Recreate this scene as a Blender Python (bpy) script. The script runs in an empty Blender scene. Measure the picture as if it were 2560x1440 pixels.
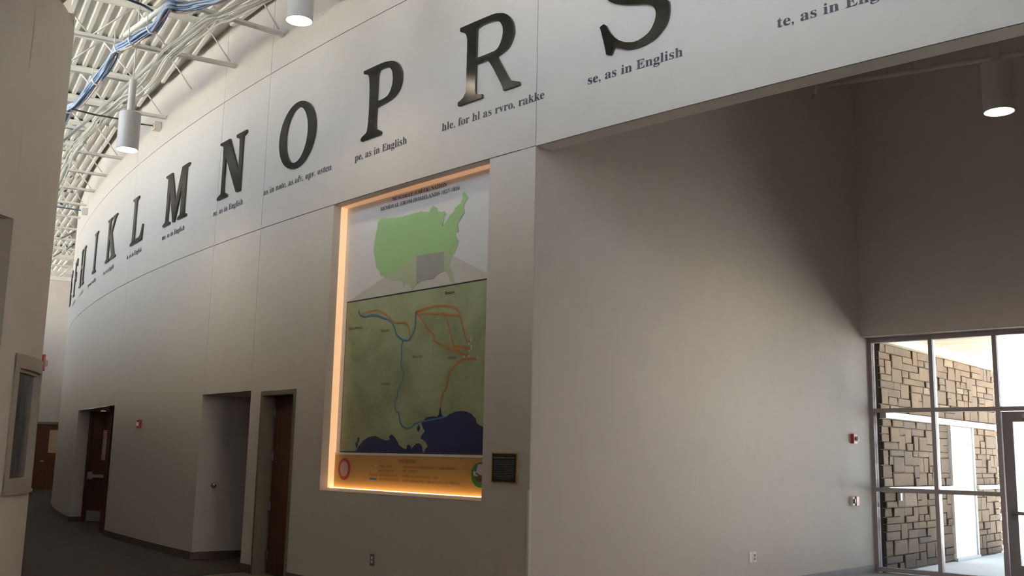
import bpy, bmesh, math, random
from mathutils import Vector, Matrix
random.seed(7)
SC = bpy.context.scene
COL = SC.collection
PI = math.pi

# ------------------------------------------------------------------ camera
F_PX, PITCH, ROLL, EYE = 2527.355, 0.1657, 0.0212, 1.45
def _basis():
    p, r = PITCH, ROLL
    F = Vector((0, math.cos(p), math.sin(p))); U = Vector((0, -math.sin(p), math.cos(p))); R_ = Vector((1, 0, 0))
    c, s = math.cos(r), math.sin(r)
    return F, c*R_ + s*U, -s*R_ + c*U
FW, RT, UP = _basis()
cam = bpy.data.cameras.new('camera'); cam.sensor_width = 36.0; cam.lens = 36.0*F_PX/2560.0
cam.clip_start = 0.05; cam.clip_end = 400
camo = bpy.data.objects.new('camera', cam); COL.objects.link(camo)
M3 = Matrix((RT, UP, -FW)).transposed()
camo.matrix_world = Matrix.Translation((0, 0, EYE)) @ M3.to_4x4()
SC.camera = camo

# ------------------------------------------------------------------ world, sun, daylight, exposure
SC.view_settings.view_transform = 'Standard'
SC.view_settings.look = 'None'
SC.view_settings.exposure = 0.18
SC.view_settings.gamma = 1.0
SC.view_settings.use_curve_mapping = False
SC.cycles.use_denoising = True
SC.cycles.max_bounces = 14
SC.cycles.diffuse_bounces = 7
SC.cycles.transparent_max_bounces = 16
SC.cycles.sample_clamp_indirect = 8.0
SC.cycles.caustics_reflective = False
SC.cycles.caustics_refractive = False
SKY_BLOCK_EAVE = 3.4  # unseen roof overhang, added to keep high sky off the lower walls
SKY_STRENGTH, SUN_ENERGY = 4.8, 265.0
wd = bpy.data.worlds.new('sky'); SC.world = wd; wd.use_nodes = True
nt = wd.node_tree; nt.nodes.clear()
wo = nt.nodes.new('ShaderNodeOutputWorld'); bg = nt.nodes.new('ShaderNodeBackground')
tc = nt.nodes.new('ShaderNodeTexCoord'); sx = nt.nodes.new('ShaderNodeSeparateXYZ'); rp = nt.nodes.new('ShaderNodeValToRGB')
rp.color_ramp.elements[0].position = 0.0; rp.color_ramp.elements[0].color = (0.74, 0.85, 1.0, 1)
rp.color_ramp.elements[1].position = 0.6; rp.color_ramp.elements[1].color = (0.55, 0.74, 1.0, 1)
nt.links.new(tc.outputs['Generated'], sx.inputs[0]); nt.links.new(sx.outputs['Z'], rp.inputs[0])
nt.links.new(rp.outputs[0], bg.inputs['Color']); nt.links.new(bg.outputs[0], wo.inputs['Surface'])
bg.inputs['Strength'].default_value = SKY_STRENGTH
sun = bpy.data.lights.new('sun', 'SUN'); sun.energy = SUN_ENERGY; sun.angle = 0.01; sun.color = (1.0, 0.93, 0.82)
suno = bpy.data.objects.new('sun', sun); COL.objects.link(suno)
_sd = Vector((-0.55, 0.35, 0.76)).normalized()
suno.rotation_euler = _sd.to_track_quat('Z', 'Y').to_euler()

def portal(name, loc, facing, w, h):
    l = bpy.data.lights.new(name, 'AREA'); l.shape = 'RECTANGLE'; l.size = w; l.size_y = h
    l.cycles.is_portal = True
    o = bpy.data.objects.new(name, l); COL.objects.link(o); o.location = loc
    z = -Vector(facing).normalized(); x = Vector((0, 0, 1)).cross(z).normalized(); y = z.cross(x)
    m = Matrix((x, y, z)).transposed().to_4x4(); m.translation = Vector(loc); o.matrix_world = m

# ------------------------------------------------------------------ plan geometry
class Ring:
    def __init__(s, cx, cy, R): s.cx, s.cy, s.R = cx, cy, R
    def p(s, deg, d, z):
        a = math.radians(deg); return Vector((s.cx + (s.R+d)*math.cos(a), s.cy + (s.R+d)*math.sin(a), z))
    def s2deg(s, arc): return math.degrees(arc/s.R)
class FlatRing(Ring):      # tangent plane of a ring at a given angle, addressed with the same coordinates
    def __init__(s, ring, deg): s.ring, s.deg0, s.R = ring, deg, ring.R
    def p(s, deg, d, z):
        a = math.radians(s.deg0); x = math.radians(deg-s.deg0)*s.R; q = s.ring.p(s.deg0, d, z)
        return q + Vector((-math.sin(a), math.cos(a), 0))*x
DRUM = Ring(39.559, 48.541, 55.787)          # the curved lettered wall
OUTER = Ring(39.559, 48.541, 59.15)          # other side of the corridor
NOSE = Ring(-5.64, 7.415, 2.0)               # rounded end of the left wall
H1, H2, DECK = 4.296, 6.40, 7.42
PILLAR = Vector((0.188, 9.035, 0)); CORNER = Vector((5.095, 14.284, 0))
UW = Vector((0.740, -0.673, 0)); NW = Vector((0.673, 0.740, 0))     # along / out of the window wall
VS = (CORNER - PILLAR).normalized(); NS = Vector((VS.y, -VS.x, 0))  # along the alcove side wall / its face normal
def wpt(u, n, z): return CORNER + UW*u + NW*n + Vector((0, 0, z))
def spt(v, n, z): return PILLAR + VS*v + NS*n + Vector((0, 0, z))
def ray(px, py): return FW + RT*((px-1280)/F_PX) - UP*((py-720)/F_PX)
def at_z(px, py, z):
    d = ray(px, py); t = (z-EYE)/d.z; return Vector((d.x*t, d.y*t, z))

# ------------------------------------------------------------------ materials
MATS = {}
def mat(name, col, rough=0.6, metal=0.0, noise=0.0, nscale=6.0, bump=0.0, bscale=120.0, emit=None, estr=0.0, spec=0.5, coat=0.0):
    if name in MATS: return MATS[name]
    m = bpy.data.materials.new(name); m.use_nodes = True; n = m.node_tree.nodes; l = m.node_tree.links
    b = n['Principled BSDF']
    b.inputs['Base Color'].default_value = (*col, 1); b.inputs['Roughness'].default_value = rough
    b.inputs['Metallic'].default_value = metal; b.inputs['Specular IOR Level'].default_value = spec
    b.inputs['Coat Weight'].default_value = coat
    if noise or bump:
        t = n.new('ShaderNodeTexCoord')
    if noise:
        tx = n.new('ShaderNodeTexNoise'); tx.inputs['Scale'].default_value = nscale; tx.inputs['Detail'].default_value = 5
        r = n.new('ShaderNodeValToRGB')
        r.color_ramp.elements[0].position = .3; r.color_ramp.elements[1].position = .7
        r.color_ramp.elements[0].color = (*[max(0, c*(1-noise)) for c in col], 1)
        r.color_ramp.elements[1].color = (*[min(1, c*(1+noise)) for c in col], 1)
        l.new(t.outputs['Object'], tx.inputs['Vector']); l.new(tx.outputs['Fac'], r.inputs[0]); l.new(r.outputs[0], b.inputs['Base Color'])
    if bump:
        t2 = n.new('ShaderNodeTexNoise'); t2.inputs['Scale'].default_value = bscale; t2.inputs['Detail'].default_value = 3
        bp = n.new('ShaderNodeBump'); bp.inputs['Strength'].default_value = bump; bp.inputs['Distance'].default_value = .004
        l.new(t.outputs['Object'], t2.inputs['Vector']); l.new(t2.outputs['Fac'], bp.inputs['Height']); l.new(bp.outputs[0], b.inputs['Normal'])
    if emit:
        b.inputs['Emission Color'].default_value = (*emit, 1); b.inputs['Emission Strength'].default_value = estr
    MATS[name] = m; return m

PAINT = mat('wall paint', (0.618, 0.575, 0.552), .55, noise=.02, bump=.12, bscale=90, spec=.3)
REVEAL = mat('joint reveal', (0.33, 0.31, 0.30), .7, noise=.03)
PAINT2 = mat('left wall paint', (0.64, 0.58, 0.52), .6, noise=.02, bump=.12, bscale=90, spec=.3)
DECKW = mat('deck white', (0.79, 0.775, 0.74), .5, noise=.03, nscale=3, spec=.3)
STEELW = mat('white painted steel', (0.86, 0.85, 0.82), .45, noise=.02, spec=.4)
BLACK = mat('gloss black acrylic', (0.009, 0.008, 0.007), .17, noise=.2, nscale=2, spec=.22)
EDGE = mat('letter edge', (0.055, 0.05, 0.04), .35, noise=.1)
VINYL = mat('caption vinyl', (0.035, 0.037, 0.05), .45, noise=.1)
BASE = mat('vinyl base', (0.085, 0.065, 0.055), .5, noise=.1)
BASEG = mat('grey vinyl base', (0.30, 0.28, 0.28), .5, noise=.1)
TAUPE = mat('taupe frame paint', (0.17, 0.14, 0.105), .4, noise=.05)
WINF = mat('interior window frame paint', (0.36, 0.32, 0.27), .4, noise=.04)
STEEL = mat('brushed steel', (0.45, 0.45, 0.46), .35, metal=.9, noise=.05, nscale=30)
ALU = mat('anodised aluminium', (0.37, 0.335, 0.345), .42, metal=.2, noise=.04, nscale=20)
DOORM = mat('storefront door metal', (0.26, 0.245, 0.27), .42, metal=.2, noise=.04, nscale=20)
RED = mat('alarm red', (0.33, 0.022, 0.03), .35, noise=.05)
WHITEP = mat('white plastic', (0.80, 0.79, 0.76), .35, noise=.02)
GREYP = mat('grey plastic', (0.17, 0.15, 0.13), .4, noise=.05)
CREAMP = mat('cream plastic', (0.70, 0.64, 0.55), .4, noise=.03)
GOLD = mat('gold trim', (0.50, 0.33, 0.12), .4, metal=.3, noise=.1)
PLAQ = mat('plaque black', (0.012, 0.011, 0.012), .3, noise=.2)
PLAQT = mat('plaque lettering', (0.42, 0.42, 0.40), .6, noise=.1)
TILEL = mat('pale vestibule tile', (0.42, 0.41, 0.41), .35, noise=.05, nscale=2)
TILE = mat('lobby tile', (0.16, 0.135, 0.11), .35, noise=.08, nscale=2)
CONC = mat('concrete paving', (0.56, 0.54, 0.51), .8, noise=.08, nscale=.8, bump=.2, bscale=30)
ROOFW = mat('pale roof membrane', (0.88, 0.835, 0.755), .8, noise=.03, nscale=.7)
SOFF = mat('porch soffit', (0.62, 0.50, 0.38), .6, noise=.04, nscale=2)
TRIMC = mat('cream trim', (0.80, 0.72, 0.58), .5, noise=.03)
CAST = mat('pale cast stone', (0.80, 0.76, 0.70), .7, noise=.05, nscale=8)
MORTAR = mat('mortar', (0.085, 0.068, 0.055), .9, noise=.2, nscale=20)
DOORW = mat('white door paint', (0.86, 0.84, 0.80), .4, noise=.015)
CABB = mat('blue cable', (0.10, 0.17, 0.34), .45, noise=.15, nscale=4)
CABL = mat('pale blue cable', (0.34, 0.42, 0.58), .45, noise=.12, nscale=4)
CABP = mat('pink grey cable', (0.55, 0.40, 0.38), .45, noise=.12, nscale=4)
CABW = mat('white cable', (0.90, 0.89, 0.85), .45, noise=.05, nscale=4)
DARKM = mat('dark conduit', (0.05, 0.045, 0.055), .45, noise=.15, nscale=4)
NAVYC = mat('navy conduit', (0.05, 0.08, 0.16), .45, noise=.15, nscale=4)
LAMPW = mat('lamp enamel', (0.62, 0.61, 0.62), .35, noise=.02)
LENS = mat('lamp lens', (0.9, 0.9, 0.9), .4, emit=(1.0, 0.90, 0.74), estr=14.0)
LEDM = mat('warm light diffuser', (0.8, 0.75, 0.65), .5, emit=(1.0, 0.48, 0.22), estr=0.32)
LEDS = mat('sill light diffuser', (0.8, 0.75, 0.65), .5, emit=(1.0, 0.60, 0.27), estr=4.5)
LEDB = mat('bright light diffuser', (0.8, 0.75, 0.65), .5, emit=(1.0, 0.53, 0.235), estr=0.64)
FROST = mat('dim window glass', (0.075, 0.075, 0.085), .22, noise=.05, nscale=1.5)
VISION = mat('lit vision glass', (0.55, 0.46, 0.32), .25, noise=.03)
BROWNB = mat('brown steel beam', (0.20, 0.15, 0.13), .5, noise=.06)

def wood_mat():
    m = bpy.data.materials.new('maple veneer'); m.use_nodes = True; n = m.node_tree.nodes; l = m.node_tree.links
    b = n['Principled BSDF']; t = n.new('ShaderNodeTexCoord'); mp = n.new('ShaderNodeMapping')
    mp.inputs['Scale'].default_value = (14, 14, 1.2)
    tx = n.new('ShaderNodeTexNoise'); tx.inputs['Scale'].default_value = 2.0; tx.inputs['Detail'].default_value = 8
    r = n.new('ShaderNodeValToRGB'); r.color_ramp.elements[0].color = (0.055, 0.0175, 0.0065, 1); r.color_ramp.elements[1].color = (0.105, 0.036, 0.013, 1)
    r.color_ramp.elements[0].position = .3; r.color_ramp.elements[1].position = .75
    l.new(t.outputs['Object'], mp.inputs[0]); l.new(mp.outputs[0], tx.inputs['Vector']); l.new(tx.outputs['Fac'], r.inputs[0]); l.new(r.outputs[0], b.inputs['Base Color'])
    b.inputs['Roughness'].default_value = .4
    return m
WOOD = wood_mat()
def carpet_mat():
    m = bpy.data.materials.new('carpet pile'); m.use_nodes = True; n = m.node_tree.nodes; l = m.node_tree.links
    b = n['Principled BSDF']; t = n.new('ShaderNodeTexCoord')
    tx = n.new('ShaderNodeTexNoise'); tx.inputs['Scale'].default_value = 9; tx.inputs['Detail'].default_value = 10
    r = n.new('ShaderNodeValToRGB'); r.color_ramp.elements[0].color = (0.017, 0.012, 0.009, 1); r.color_ramp.elements[1].color = (0.043, 0.030, 0.023, 1)
    r.color_ramp.elements[0].position = .35; r.color_ramp.elements[1].position = .7
    bp = n.new('ShaderNodeBump'); bp.inputs['Strength'].default_value = .5; bp.inputs['Distance'].default_value = .01
    l.new(t.outputs['Object'], tx.inputs['Vector']); l.new(tx.outputs['Fac'], r.inputs[0]); l.new(r.outputs[0], b.inputs['Base Color'])
    l.new(tx.outputs['Fac'], bp.inputs['Height']); l.new(bp.outputs[0], b.inputs['Normal']); b.inputs['Roughness'].default_value = .95
    return m
CARPET = carpet_mat()
def stone_mat():
    m = bpy.data.materials.new('ledge stone'); m.use_nodes = True; n = m.node_tree.nodes; l = m.node_tree.links
    b = n['Principled BSDF']; oi = n.new('ShaderNodeObjectInfo'); r = n.new('ShaderNodeValToRGB'); cr = r.color_ramp
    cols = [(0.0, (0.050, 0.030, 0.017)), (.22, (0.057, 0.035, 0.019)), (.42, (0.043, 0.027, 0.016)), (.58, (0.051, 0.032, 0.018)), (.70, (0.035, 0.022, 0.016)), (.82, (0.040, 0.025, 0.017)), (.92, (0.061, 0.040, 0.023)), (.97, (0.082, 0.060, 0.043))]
    cr.interpolation = 'CONSTANT'
    while len(cr.elements) < len(cols): cr.elements.new(.5)
    for e, (p, c) in zip(cr.elements, cols): e.position = p; e.color = (*c, 1)
    t = n.new('ShaderNodeTexCoord'); tx = n.new('ShaderNodeTexNoise'); tx.inputs['Scale'].default_value = 5; tx.inputs['Detail'].default_value = 7
    mx = n.new('ShaderNodeMixRGB'); mx.blend_type = 'OVERLAY'; mx.inputs[0].default_value = .35
    l.new(oi.outputs['Random'], r.inputs[0]); l.new(t.outputs['Object'], tx.inputs['Vector'])
    l.new(r.outputs[0], mx.inputs[1]); l.new(tx.outputs['Fac'], mx.inputs[2]); l.new(mx.outputs[0], b.inputs['Base Color'])
    bp = n.new('ShaderNodeBump'); bp.inputs['Strength'].default_value = .5; bp.inputs['Distance'].default_value = .02
    l.new(tx.outputs['Fac'], bp.inputs['Height']); l.new(bp.outputs[0], b.inputs['Normal']); b.inputs['Roughness'].default_value = .9
    return m
STONE = stone_mat()
def glass_mat():
    m = bpy.data.materials.new('clear glass'); m.use_nodes = True; n = m.node_tree.nodes; l = m.node_tree.links
    n.remove(n['Principled BSDF']); o = n['Material Output']
    tr = n.new('ShaderNodeBsdfTransparent'); gl = n.new('ShaderNodeBsdfGlossy'); gl.inputs['Roughness'].default_value = .02
    tr.inputs['Color'].default_value = (.93, .95, .94, 1)
    fr = n.new('ShaderNodeFresnel'); fr.inputs['IOR'].default_value = 1.35; mx = n.new('ShaderNodeMixShader')
    l.new(fr.outputs[0], mx.inputs[0]); l.new(tr.outputs[0], mx.inputs[1]); l.new(gl.outputs[0], mx.inputs[2]); l.new(mx.outputs[0], o.inputs['Surface'])
    return m
GLASS = glass_mat()
def tinted(m0, c):
    m = m0.copy(); m.name = 'tinted glass'
    for n in m.node_tree.nodes:
        if n.type == 'BSDF_TRANSPARENT': n.inputs['Color'].default_value = (*c, 1)
    return m
GLASST = tinted(GLASS, (.80, .81, .79))
def map_mat():
    m = bpy.data.materials.new('relief map print'); m.use_nodes = True; n = m.node_tree.nodes; l = m.node_tree.links
    b = n['Principled BSDF']; t = n.new('ShaderNodeTexCoord'); mp = n.new('ShaderNodeMapping'); mp.inputs['Rotation'].default_value = (0.5, 0.6, .7)
    tx = n.new('ShaderNodeTexNoise'); tx.inputs['Scale'].default_value = 1.6; tx.inputs['Detail'].default_value = 10; tx.inputs['Roughness'].default_value = .62
    tx.inputs['Distortion'].default_value = .6
    r = n.new('ShaderNodeValToRGB'); r.color_ramp.elements[0].position = .34; r.color_ramp.elements[1].position = .62
    r.color_ramp.elements[0].color = (.25, .285, .165, 1); r.color_ramp.elements[1].color = (.39, .455, .285, 1)
    l.new(t.outputs['Object'], mp.inputs[0]); l.new(mp.outputs[0], tx.inputs['Vector']); l.new(tx.outputs['Fac'], r.inputs[0]); l.new(r.outputs[0], b.inputs['Base Color'])
    b.inputs['Roughness'].default_value = .5
    return m
MAPG = map_mat()
PANELW = mat('white map panel', (.74, .74, .78), .4, noise=.01)
USG = mat('green print', (.33, .54, .26), .5, noise=.03)
CONEG = mat('pale grey print', (.60, .58, .57), .5, noise=.03)
USCON = mat('grey green print', (.43, .51, .35), .5, noise=.03)
SQG = mat('grey print', (.36, .36, .35), .5, noise=.05)
GULF = mat('navy print', (.022, .026, .105), .45, noise=.04)
ORANGE = mat('orange print', (.44, .17, .04), .5, noise=.05)
RIVER = mat('blue print', (.045, .19, .33), .5, noise=.05)
LEGEND = mat('tan legend print', (.52, .31, .10), .45, noise=.02)
INK = mat('dark ink', (.035, .03, .04), .5, noise=.1)
INKG = mat('olive ink', (.085, .11, .055), .5, noise=.1)
INKB = mat('brown ink', (.19, .10, .03), .5, noise=.1)
SEALR = mat('red print', (.36, .035, .04), .5, noise=.05)
SEALW = mat('pale pink print', (.50, .36, .34), .5, noise=.08, nscale=60)
SEALG = mat('emblem green print', (.04, .20, .035), .5, noise=.05)
SEALB = mat('emblem blue print', (.06, .11, .30), .5, noise=.05)
SEALS = mat('emblem brown print', (.12, .04, .03), .5, noise=.05)
SEALP = mat('emblem pale print', (.55, .54, .60), .5, noise=.05)

# ------------------------------------------------------------------ mesh helpers
def link(name, me, m=None, parent=None):
    o = bpy.data.objects.new(name, me); COL.objects.link(o)
    if m is not None and me is not None and not me.materials: me.materials.append(m)
    if parent is not None: o.parent = parent
    return o
def from_bm(name, bm, m, parent=None, smooth=False, struct=False):
    me = bpy.data.meshes.new(name); bmesh.ops.recalc_face_normals(bm, faces=bm.faces); bm.to_mesh(me); bm.free()
    if smooth:
        for f in me.polygons: f.use_smooth = True
    o = link(name, me, m, parent)
    if struct: o['kind'] = 'structure'
    return o
def empty(name, loc, label=None, cat=None, group=None, struct=False):
    o = bpy.data.objects.new(name, None); COL.objects.link(o); o.location = loc; o.empty_display_size = .1
    if label: o['label'] = label; o['category'] = cat
    if group: o['group'] = group
    if struct: o['kind'] = 'structure'
    bpy.context.view_layer.update()
    return o
def tag(o, label, cat, group=None):
    o['label'] = label; o['category'] = cat
    if group: o['group'] = group
    return o
def rel(o, parent):      # parent keeping world placement (parents are only translated empties or untransformed meshes)
    o.parent = parent; o.matrix_parent_inverse = Matrix.Translation(-Vector(parent.location)); return o
def hexa(bm, c):         # 8 corners: bottom 4 ccw, top 4
    v = [bm.verts.new(p) for p in c]
    for f in ((0, 3, 2, 1), (4, 5, 6, 7), (0, 1, 5, 4), (1, 2, 6, 5), (2, 3, 7, 6), (3, 0, 4, 7)): bm.faces.new([v[i] for i in f])
def fbox(bm, fn, a0, a1, b0, b1, z0, z1):   # box in a frame fn(a,b,z)
    hexa(bm, [fn(a0, b0, z0), fn(a1, b0, z0), fn(a1, b1, z0), fn(a0, b1, z0), fn(a0, b0, z1), fn(a1, b0, z1), fn(a1, b1, z1), fn(a0, b1, z1)])
def box_obj(name, fn, r, m, parent=None, bevel=0.0, struct=False):
    bm = bmesh.new(); fbox(bm, fn, *r)
    if bevel: bmesh.ops.bevel(bm, geom=list(bm.edges), offset=bevel, segments=2, affect='EDGES', profile=.7)
    o = from_bm(name, bm, m, None, False, struct)
    if parent is not None: rel(o, parent)
    return o
def xyz(a, b, z): return Vector((a, b, z))
def arc_solid(bm, ring, t0, t1, d0, d1, z0, z1, step=.5):
    n = max(1, int(math.ceil(abs(t1-t0)/step))); prev = None
    for i in range(n+1):
        t = t0+(t1-t0)*i/n
        q = [bm.verts.new(ring.p(t, d, z)) for d, z in ((d0, z0), (d1, z0), (d1, z1), (d0, z1))]
        if prev:
            for k in range(4): bm.faces.new((prev[k], prev[(k+1) % 4], q[(k+1) % 4], q[k]))
        else: bm.faces.new(q)
        prev = q
    bm.faces.new(prev[::-1])
def arc_obj(name, ring, t0, t1, d0, d1, z0, z1, m, parent=None, step=.5, struct=False):
    bm = bmesh.new(); arc_solid(bm, ring, t0, t1, d0, d1, z0, z1, step)
    o = from_bm(name, bm, m, None, False, struct)
    if parent is not None: rel(o, parent)
    return o
def arc_skin(bm, ring, t0, t1, z0, z1, d, holes=(), step=.5):
    ts = {t0, t1}; zs = {z0, z1}
    for a, b, c, e in holes:
        for v in (a, b):
            if t0 < v < t1: ts.add(v)
        for v in (c, e):
            if z0 < v < z1: zs.add(v)
    ts = sorted(ts); full = []
    for a, b in zip(ts, ts[1:]):
        n = max(1, int(math.ceil((b-a)/step))); full += [a+(b-a)*i/n for i in range(n)]
    full.append(ts[-1]); zs = sorted(zs); V = {}
    def vert(i, j):
        if (i, j) not in V: V[i, j] = bm.verts.new(ring.p(full[i], d, zs[j]))
        return V[i, j]
    for i in range(len(full)-1):
        for j in range(len(zs)-1):
            tm, zm = (full[i]+full[i+1])/2, (zs[j]+zs[j+1])/2
            if any(a < tm < b and c < zm < e for a, b, c, e in holes): continue
            bm.faces.new((vert(i, j), vert(i+1, j), vert(i+1, j+1), vert(i, j+1)))
def arc_jambs(bm, ring, hole, d0, d1, sides='lrtb', step=.5):
    a, b, c, e = hole
    def quad(p): bm.faces.new([bm.verts.new(x) for x in p])
    if 'l' in sides: quad((ring.p(a, d0, c), ring.p(a, d1, c), ring.p(a, d1, e), ring.p(a, d0, e)))
    if 'r' in sides: quad((ring.p(b, d0, c), ring.p(b, d1, c), ring.p(b, d1, e), ring.p(b, d0, e)))
    n = max(1, int(math.ceil((b-a)/step)))
    for i in range(n):
        x, y = a+(b-a)*i/n, a+(b-a)*(i+1)/n
        if 't' in sides: quad((ring.p(x, d0, e), ring.p(y, d0, e), ring.p(y, d1, e), ring.p(x, d1, e)))
        if 'b' in sides: quad((ring.p(x, d0, c), ring.p(y, d0, c), ring.p(y, d1, c), ring.p(x, d1, c)))
def tube_mesh(name, pts, r, seg=8, closed=False):
    bm = bmesh.new(); n = len(pts); rings = []; prevx = None
    for i, p in enumerate(pts):
        t = (pts[min(i+1, n-1)]-pts[max(i-1, 0)])
        if closed: t = pts[(i+1) % n]-pts[i-1]
        t.normalize()
        x = t.cross(Vector((0, 0, 1)))
        if x.length < .1: x = t.cross(Vector((1, 0, 0)))
        x.normalize(); y = t.cross(x)
        rings.append([bm.verts.new(p+x*r*math.cos(2*PI*k/seg)+y*r*math.sin(2*PI*k/seg)) for k in range(seg)])
    pairs = list(zip(rings, rings[1:]))+([(rings[-1], rings[0])] if closed else [])
    for a, b in pairs:
        for k in range(seg): bm.faces.new((a[k], a[(k+1) % seg], b[(k+1) % seg], b[k]))
    if not closed: bm.faces.new(rings[0][::-1]); bm.faces.new(rings[-1])
    bmesh.ops.recalc_face_normals(bm, faces=bm.faces)
    me = bpy.data.meshes.new(name); bm.to_mesh(me); bm.free()
    for f in me.polygons: f.use_smooth = True
    return me
def tube(name, pts, r, m, parent=None, seg=8, closed=False):
    o = link(name, tube_mesh(name, [Vector(p) for p in pts], r, seg, closed), m)
    if parent is not None: rel(o, parent)
    return o
def catmull(pts, k=6):
    P = [pts[0]]+list(pts)+[pts[-1]]; out = []
    for i in range(1, len(P)-2):
        for j in range(k):
            t = j/k; a, b, c, d = P[i-1], P[i], P[i+1], P[i+2]
            out.append(.5*((2*b)+(c-a)*t+(2*a-5*b+4*c-d)*t*t+(3*b-a-3*c+d)*t**3))
    out.append(P[-2]); return out
def lathe(name, prof, m, center, parent=None, seg=32):
    bm = bmesh.new(); rings = []
    for r, z in prof:
        rings.append([bm.verts.new((center[0]+r*math.cos(2*PI*k/seg), center[1]+r*math.sin(2*PI*k/seg), center[2]+z)) for k in range(seg)] if r > 1e-6 else [bm.verts.new((center[0], center[1], center[2]+z))])
    for a, b in zip(rings, rings[1:]):
        for k in range(seg):
            q = [a[k % len(a)], a[(k+1) % len(a)], b[(k+1) % len(b)], b[k % len(b)]]
            q = list(dict.fromkeys(q))
            if len(q) > 2: bm.faces.new(q)
    o = from_bm(name, bm, m, None, True)
    for md in (o.modifiers.new('edge', 'EDGE_SPLIT'),): md.split_angle = .6
    if parent is not None: rel(o, parent)
    return o

# outlines -> bent solids on a ring -------------------------------------------------
def smooth_poly(pts, ang=42, k=4):
    n = len(pts); P = [Vector((x, y)) for x, y in pts]; corner = []
    for i in range(n):
        a, b = P[i]-P[i-1], P[(i+1) % n]-P[i]
        corner.append(a.length < 1e-6 or b.length < 1e-6 or abs(a.angle(b)) > math.radians(ang))
    out = []
    for i in range(n):
        p0, p1, p2, p3 = P[i-1], P[i], P[(i+1) % n], P[(i+2) % n]
        if corner[i]: p0 = p1
        if corner[(i+1) % n]: p3 = p2
        seglen = (p2-p1).length; kk = k if not (corner[i] and corner[(i+1) % n]) else 1
        for j in range(kk):
            t = j/kk
            out.append(.5*((2*p1)+(p2-p0)*t+(2*p0-5*p1+4*p2-p3)*t*t+(3*p1-p0-3*p2+p3)*t**3))
    return out
def curve_mesh(polys, depth):
    c = bpy.data.curves.new('outline', 'CURVE'); c.dimensions = '2D'; c.fill_mode = 'BOTH' if depth else 'FRONT'; c.extrude = depth/2
    for poly in polys:
        s = c.splines.new('POLY'); s.points.add(len(poly)-1); s.use_cyclic_u = True
        for p, v in zip(s.points, poly): p.co = (v[0], v[1], 0, 1)
    o = bpy.data.objects.new('outline', c); COL.objects.link(o); bpy.context.view_layer.update()
    me = bpy.data.meshes.new_from_object(o.evaluated_get(bpy.context.evaluated_depsgraph_get()))
    bpy.data.objects.remove(o); bpy.data.curves.remove(c); return me
def serif(s):
    o = ''
    for ch in s:
        if 'A' <= ch <= 'Z': o += chr(0x1D400+ord(ch)-65)
        elif 'a' <= ch <= 'z': o += chr(0x1D41A+ord(ch)-97)
        else: o += ch
    return o
def text_mesh(body, offset=0.0, spacing=1.0, align='LEFT', line=1.0):
    c = bpy.data.curves.new('text', 'FONT'); c.body = body; c.offset = offset; c.resolution_u = 3; c.space_character = spacing
    c.align_x = align; c.space_line = line
    o = bpy.data.objects.new('text', c); COL.objects.link(o); bpy.context.view_layer.update()
    me = bpy.data.meshes.new_from_object(o.evaluated_get(bpy.context.evaluated_depsgraph_get()))
    bpy.data.objects.remove(o); bpy.data.curves.remove(c); me.materials.clear(); return me
def text_on_arc(name, body, s0, s1, z0, cap, d, m, ring=DRUM, offset=0.0, font_cap=.68, parent=None, spacing=1.0):
    me = text_mesh(body, offset, spacing); xs = [v.co.x for v in me.vertices]; x0, x1 = min(xs), max(xs)
    for v in me.vertices:
        s = s0+(v.co.x-x0)/(x1-x0)*(s1-s0); v.co = ring.p(ring.s2deg(s), d, z0+v.co.y*cap/font_cap)
    me.name = name; o = link(name, me, m)
    if parent is not None: rel(o, parent); o['kind'] = 'stuff'
    return o
def poly_on_arc(name, polys, d, m, parent=None, s_off=0.0, ring=DRUM, depth=0.0, m2=None):
    me = curve_mesh(polys, depth)
    for v in me.vertices: v.co = ring.p(ring.s2deg(v.co.x+s_off), d+v.co.z, v.co.y)
    me.name = name; o = link(name, me, m)
    if m2 is not None:
        me.materials.append(m2)
        for f in me.polygons:
            a = math.radians(ring.s2deg(s_off)); nrm = Vector((math.cos(a), math.sin(a), 0))
            if abs(f.normal.dot(nrm)) < .5: f.material_index = 1
    if parent is not None: rel(o, parent)
    return o
def ribbon(name, pts, w, d, m, parent, s_off, ring=DRUM):
    P = catmull([Vector((x, y)) for x, y in pts], 5); bm = bmesh.new(); prev = None
    for i, p in enumerate(P):
        t = (P[min(i+1, len(P)-1)]-P[max(i-1, 0)]).normalized(); nn = Vector((-t.y, t.x))*w/2
        q = [bm.verts.new(ring.p(ring.s2deg(v.x+s_off), d, v.y)) for v in (p-nn, p+nn)]
        if prev: bm.faces.new((prev[0], prev[1], q[1], q[0]))
        prev = q
    o = from_bm(name, bm, m); rel(o, parent); return o

# ================================================================== LARGE STRUCTURE
# floor, carpet
bm = bmesh.new(); fl = [(-40, -12.3), (10.5, -12.3), (10.5, 1.5), (14.5, 6)]+[tuple(wpt(9.2, .12, 0)[:2]), tuple(wpt(-.4, .12, 0)[:2]), (-8, 60), (-40, 60)]
bm.faces.new([bm.verts.new((x, y, 0)) for x, y in fl])
r_ = bmesh.ops.extrude_face_region(bm, geom=list(bm.faces)); bmesh.ops.translate(bm, vec=(0, 0, -.2), verts=[v for v in r_['geom'] if isinstance(v, bmesh.types.BMVert)])
from_bm('floor', bm, TILE, struct=True)
bm = bmesh.new()
ca, cb = Vector((-3.30, 12.66, 0)), Vector((-6.6, 8.6, 0))
cpoly = [ca, cb, Vector((-9, 9, 0)), Vector((-30, 30, 0)), Vector((-28, 48, 0)), Vector((-12, 48, 0)), Vector((-5, 20.8, 0)), Vector((-3.1, 14.2, 0)), Vector((-3.2, 12.75, 0))]
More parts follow.
